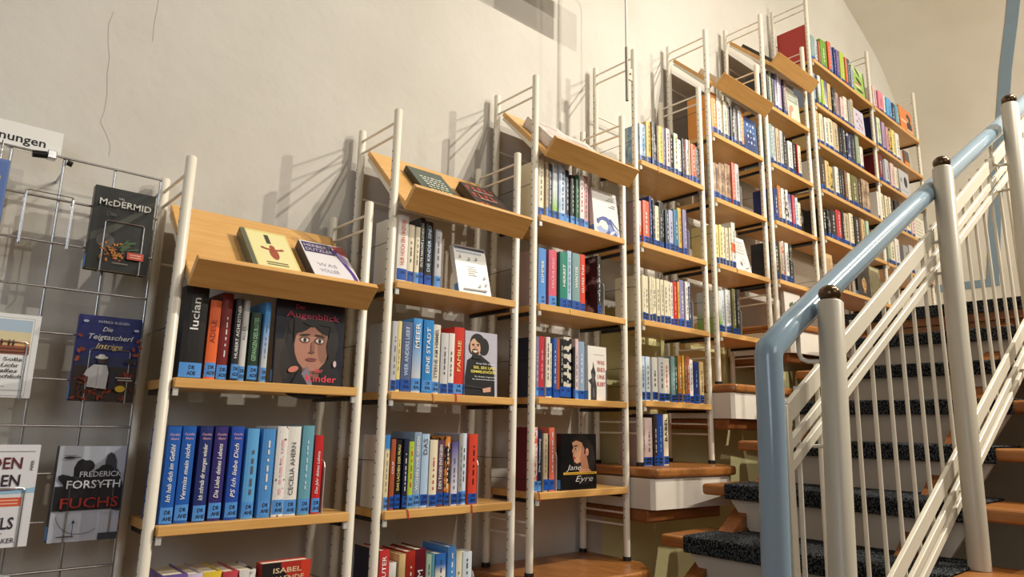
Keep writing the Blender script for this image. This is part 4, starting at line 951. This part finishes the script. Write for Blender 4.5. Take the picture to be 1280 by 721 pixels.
for q in range(14): S.append(((150, 66, 36), ell(rr.choice((rr.uniform(.0, .016), rr.uniform(.122, .138))), rr.uniform(.09, .16), .006, .004, 7, rr.uniform(0, 3))))
S += [((206, 206, 204), [(.030, .034), (.072, .030), (.074, .07), (.068, .088), (.040, .088), (.026, .074), (.022, .062), (.032, .058)]), ((60, 46, 40), ell(.055, .098, .008, .007)), ((214, 212, 206), ell(.055, .106, .014, .004)), ((214, 212, 206), ell(.055, .109, .008, .005)), ((150, 148, 150), rect(.050, .052, .034, .085)), ((30, 34, 52), rect(.076, .092, .03, .075)), ((216, 176, 44), ell(.103, .032, .011, .008)), ((210, 206, 196), rect(.09, .125, .058, .060)), ((210, 206, 196), rect(.095, .128, .052, .054)), ((26, 28, 40), ell(.118, .10, .01, .007)), ((206, 210, 226), ell(.012, .192, .006, .003)), ((206, 210, 226), ell(.124, .178, .006, .003))]
y = art(o, S)
T(o, 'PATRICK BUDGEN', .072, .190, .0062, (216, 218, 226), y, .068, .004); T(o, 'Die', .060, .170, .011, (232, 230, 224), y, .022, .006, shear=.3); T(o, 'Teigtascherl', .070, .150, .013, (236, 234, 226), y, .098, .008, shear=.3); T(o, 'Intrige', .068, .128, .013, (226, 200, 120), y, .058, .008, shear=.3)
o = GBOOK['fors']
S = [((192, 196, 206), rect(.0, .141, .0, .216))]
for q in range(26): S.append(((30, 32, 38) if q % 4 else (64, 66, 74), ell(.07 + rr.uniform(-.05, .062), .125 + rr.uniform(-.05, .06), rr.uniform(.012, .03), rr.uniform(.008, .02), 10, rr.uniform(0, 3))))
S += [((28, 30, 36), rect(.0, .141, .07, .125)), ((60, 62, 70), rect(.10, .141, .0, .016)), ((48, 50, 60), ell(.022, .190, .012, .003)), ((48, 50, 60), rect(.012, .036, .1945, .1955)), ((48, 50, 60), rect(.030, .044, .190, .1915))]
for q in range(24):
    a = PI * 1.05 + q * .09; S.append(((70, 74, 86), ell(.06 + .05 * math.cos(a), .062 + .045 * math.sin(a), .0035, .0007, 6, a + PI / 2)))
S += [((40, 42, 50), rect(.045, .0465, .01, .05)), ((40, 42, 50), ell(.0457, .044, .003, .003)), ((70, 72, 80), rect(.015, .05, .012, .0145))]
y = art(o, S)
T(o, 'FREDERICK', .090, .146, .0125, (214, 216, 222), y, .088, .010); T(o, 'FORSYTH', .078, .120, .0185, (220, 222, 228), y, .112, .012); T(o, 'FUCHS', .074, .076, .0235, (156, 44, 38), y, .120, .014); T(o, 'THRILLER', .116, .062, .005, (190, 192, 198), y, .034, .004)
T(o, 'FORSYTH', 0, 0, .01, (1, 1, 1), y) if False else None
o = GBOOK['solla']
S = [((150, 152, 150), rect(.009, .1275, .004, .182)), ((232, 232, 230), rect(.010, .1265, .005, .181)), ((170, 190, 206), rect(.012, .124, .150, .178)), ((214, 200, 160), rect(.012, .124, .128, .150)), ((222, 176, 120), rect(.012, .124, .118, .130)), ((150, 90, 62), rect(.012, .124, .098, .118)), ((104, 58, 46), rect(.012, .124, .108, .113)), ((84, 50, 44), [(.012, .098), (.124, .102), (.124, .105), (.012, .103)])]
for q in (.02, .045, .070, .084, .092): S.append(((60, 46, 48), ell(q, .124, .0022, .008, 8)))
S += [((60, 60, 62), rect(.012, .124, .0165, .0172))]
y = art(o, S)
T(o, 'Gianni Solla', .068, .083, .0085, (40, 40, 42), y, .092, .006)
for q, s in enumerate(('Bei Licht', 'ist alles', 'zerbrechlich')): T(o, s, .124 - (.016 if q < 2 else .008) - (.058 if q < 2 else .082) / 2, .069 - q * .0125, .0088, (30, 30, 32), y, .058 if q < 2 else .082, .010, shear=.25)
T(o, 'Diogenes', .072, .024, .004, (90, 90, 92), y, .03, 0)
o = GBOOK['farben']
S = [((222, 222, 224), rect(.0, .139, .0, .222)), ((120, 60, 110), rect(.0, .105, .118, .124)), ((150, 190, 214), [(.0, .112), (.139, .116), (.139, .128), (.09, .122), (.0, .120)]), ((214, 92, 60), rect(.052, .116, .088, .107)), ((240, 200, 180), rect(.058, .110, .100, .102)), ((240, 200, 180), rect(.058, .110, .093, .095)), ((150, 150, 154), rect(.0, .13, .207, .2085)), ((150, 150, 154), rect(.02, .09, .030, .032))]
y = art(o, S)
for s, zz, cc, ln in (('IN DEN', .170, (96, 36, 40), .098), ('FARBEN', .132, (44, 36, 48), .102), ('DES', .082, (64, 34, 44), .052), ('DUNKELS', .040, (40, 42, 48), .112)):
    T(o, s, .108 - ln / 2 - (.045 if s == 'DES' else 0), zz, .0255, cc, y, ln, .016)
T(o, 'CHRIS WHITAKER', .060, .010, .0105, (44, 46, 60), y, .108, .004); T(o, 'PIPER', .130, .166, .006, (30, 30, 34), y, .022, .01, False, True)
o = GBOOK['blau']
y = art(o, [((86, 112, 170), rect(.004, .132, .004, .19))])
for q, s in enumerate(('O', 'S')): T(o, s, .113, .140 - q * .040, .022, (206, 190, 84), y, .02, .006)
o = GBOOK['rand']
art(o, [((64, 66, 74), rect(.02, .12, .15, .165)), ((190, 190, 198), rect(.01, .128, .01, .12)), ((64, 66, 74), [(.10, .20), (.108, .20), (.125, .175), (.118, .175)])])
sg = MB(); sg.box(-.22, .224, GY + .006, GY + .009, .636 + H, .704 + H, M_SIGN)
so = under(thing('shelf_sign', 'white board with black lettering clipped above the wire grid', 'sign', (-.04, GY, .63 + H)), sg, 'sign_board')
letter('Neuerscheinungen', .190 + .04 - .25, .026, .0215, mat('sign_ink', (26, 26, 28), .6), bpy.data.objects['shelf_sign'], .0055, .25, .014)

# ------------------------------------------------------------------ stair railing
rail = thing('stair_railing', 'white slatted stair railing with a round pale blue handrail', 'railing', (2.4, .70, 0))
def un(b, name, bevel=0, bseg=2): return under(rail, b, name, bevel, bseg)
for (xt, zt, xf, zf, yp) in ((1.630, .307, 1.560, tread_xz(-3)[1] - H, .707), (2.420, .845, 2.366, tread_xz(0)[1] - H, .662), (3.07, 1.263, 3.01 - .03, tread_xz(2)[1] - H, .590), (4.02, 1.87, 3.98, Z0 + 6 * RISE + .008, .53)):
    b = MB(); b.tube([(xf, yp, zf + H + .0005), (xt, yp, zt + H - .004), (xt + .0005, yp, zt + H)], [.029, .029, .026], M_RAILSHADE, 20); p = un(b, 'post')
    b = MB(); b.ball((xt, yp, zt + H + .018), .026, M_BALL, 18, 10, (1, 1, .86)); o2 = un(b, 'ball_cap'); o2.parent = p
# the railing runs slightly inwards as it climbs: a straight line in plan
KS = [(1.40, 1.035), (2.067, .985), (2.434, .955), (3.018, .905), (3.607, .865), (4.6, .825)]
def lay(x, z, y=.745):
    s = KS[-1][1]
    for (xa, sa), (xb, sb) in zip(KS, KS[1:]):
        if x <= xb: s = sa + (sb - sa) * (max(x, xa) - xa) / (xb - xa); break
    return x * s, y * s, z * s
HR = [(1.405, -1.02), (1.406, -.6), (1.398, -.29), (1.411, .0), (1.414, .160), (1.420, .178), (1.536, .250), (1.9, .452), (2.245, .644), (2.7, .893), (3.152, 1.139), (3.6, 1.38), (4.022, 1.606), (4.9, 2.10)]
b = MB(); hp = [lay(x, z, .755) for x, z in HR]; b.tube([(x, y, z + H) for x, y, z in hp], .0305, M_BLUE, 20); un(b, 'handrail')
def straight(p, q, n=5, ext=1.0): return [tuple(a + (c - a) * k / n * ext for a, c in zip(p, q)) for k in range(n + 1)]
UP = straight(lay(1.470, .063), lay(2.640, .738), 6, 2.35)
pa, pb = Vector(lay(2.067, -.300)), Vector(lay(3.607, .476)); dl = (pb - pa) / (pb.x - pa.x)
LO = [tuple(pa + dl * (UP[0][0] - pa.x + k * .42)) for k in range(7)]
def along(x, pts):
    for q, (p, r) in enumerate(zip(pts, pts[1:])):
        if x <= r[0] or q == len(pts) - 2:
            k = (x - p[0]) / (r[0] - p[0]); return p[1] + (r[1] - p[1]) * k, p[2] + (r[2] - p[2]) * k
for pts in (UP, LO):
    for d0, d1 in ((0, .051), (.084, .111), (.130, .157)):
        b = MB(); vs = []; th = .013
        for x, y, z in pts: vs += [(x, y, z - d0 + H), (x, y + th, z - d0 + H), (x, y + th, z - d1 + H), (x, y, z - d1 + H)]
        n = len(pts); fs = [(0, 1, 2, 3), (4 * n - 1, 4 * n - 2, 4 * n - 3, 4 * n - 4)]
        for i in range(n - 1):
            for j in range(4): fs.append((4 * i + j, 4 * i + (j + 1) % 4, 4 * i + 4 + (j + 1) % 4, 4 * i + 4 + j))
        b.add(vs, fs, M_RAILW); un(b, 'slat', .002, 1)
ex, ey, ez = UP[0]
b = MB(); b.box(ex - .013, ex + .012, ey - .001, ey + .014, LO[0][2] - .157 + H, ez - .004 + H, M_RAILW); un(b, 'end_bar', .002, 1)
x = ex + .070
while x < 3.8:
    ya, za = along(x, LO); yb, zb = along(x, UP)
    b = MB(); b.tube([(x, ya + .0195, za - .155 + H), (x, yb + .0195, zb - .004 + H)], .0058, M_RAILW, 8); un(b, 'baluster')
    x += .0965
for q, (xp, zp, yp, zs) in enumerate(((1.612, .165, .707, (-.03, -.49)), (2.405, .60, .662, (.50, -.16)), (3.05, 1.02, .590, (.92, .24)))):
    yh, zh = along(xp - .02, hp[4:]); yu, _ = along(xp, UP)
    b = MB(); b.tube([(xp - .02, yh, zh - .028 + H), (xp - .02, yh, zp + .022 + H), (xp - .017, yh - .004, zp + .006 + H), (xp - .008, yh - .016, zp + H), (xp, yp + .024, zp + H)], .0055, M_RAILW, 8); un(b, 'handrail_bracket')
    for z in zs:
        b = MB(); b.tube([(xp, yp + .024, z + H), (xp, yu + .002, z + H)], .0045, M_RAILW, 8); un(b, 'slat_stud')

# ------------------------------------------------------------------ pole with hanging sign (mostly above the picture)
pole = thing('hanging_sign', 'thin steel pole clamped to the fourth bookcase, holding a sign board overhead', 'sign', (2.243, 1.8, 1.43 + H))
b = MB(); b.tube([(0, 0, 0), (0, 0, .74), (-.012, 0, .765), (-.04, 0, .775), (-.62, 0, .775)], .0052, M_POST, 10); b.build('pole', pole)
b = MB(); b.tube([(0, 0, .0), (0, 0, .26)], .0072, mat('pole_grey', (150, 144, 132), .4), 10); b.build('pole_sleeve', pole)
b = MB(); b.box(.0055, .036, -.004, .004, .105, .165, mat('clamp_cream', (206, 192, 166), .5)); b.build('clamp_plate', pole, .002, 1)
b = MB(); b.tube([(.020, -.0045, .135), (.020, -.0075, .135)], .005, M_BLACKM, 8); b.build('clamp_screw', pole)
b = MB(); b.box(-.50, -.03, -.004, .004, .525, .70, M_SIGN); b.build('sign_panel', pole)
for xx in (-.12, -.40):
    b = MB(); b.tube([(xx, 0, .7005), (xx, 0, .7695)], .002, M_CHROME, 6); b.build('hanger', pole)

# ------------------------------------------------------------------ spotlight fittings on a ceiling track (above the picture)
for q, ((lx, ly, lz), aim, p, s, ang) in enumerate(LAMPS):
    dv = (Vector(aim) - Vector((lx, ly, lz))).normalized()
    f = thing('ceiling_spotlight', ['white ceiling spotlight above the third bookcase', 'white ceiling spotlight above the fourth bookcase', 'white ceiling spotlight above the double bookcase', 'white low hung spotlight behind the stairs'][[1, 0, 2, 3][q]], 'lamp', (lx, ly, lz), 'ceiling spotlights')
    b = MB(); a0 = -dv * .03; a1 = -dv * .12
    b.tube([a0, a1], .04, M_RAILW, 16); b.build('lamp_housing', f)
    zc = next(za + (zb - za) * (lx - xa) / (xb - xa) for (xa, za), (xb, zb) in zip(VAULT, VAULT[1:]) if xa <= lx <= xb) + H - lz
    b = MB(); b.tube([a1, (a1.x, a1.y, zc)], .01, M_RAILW, 8); b.build('lamp_stem', f)
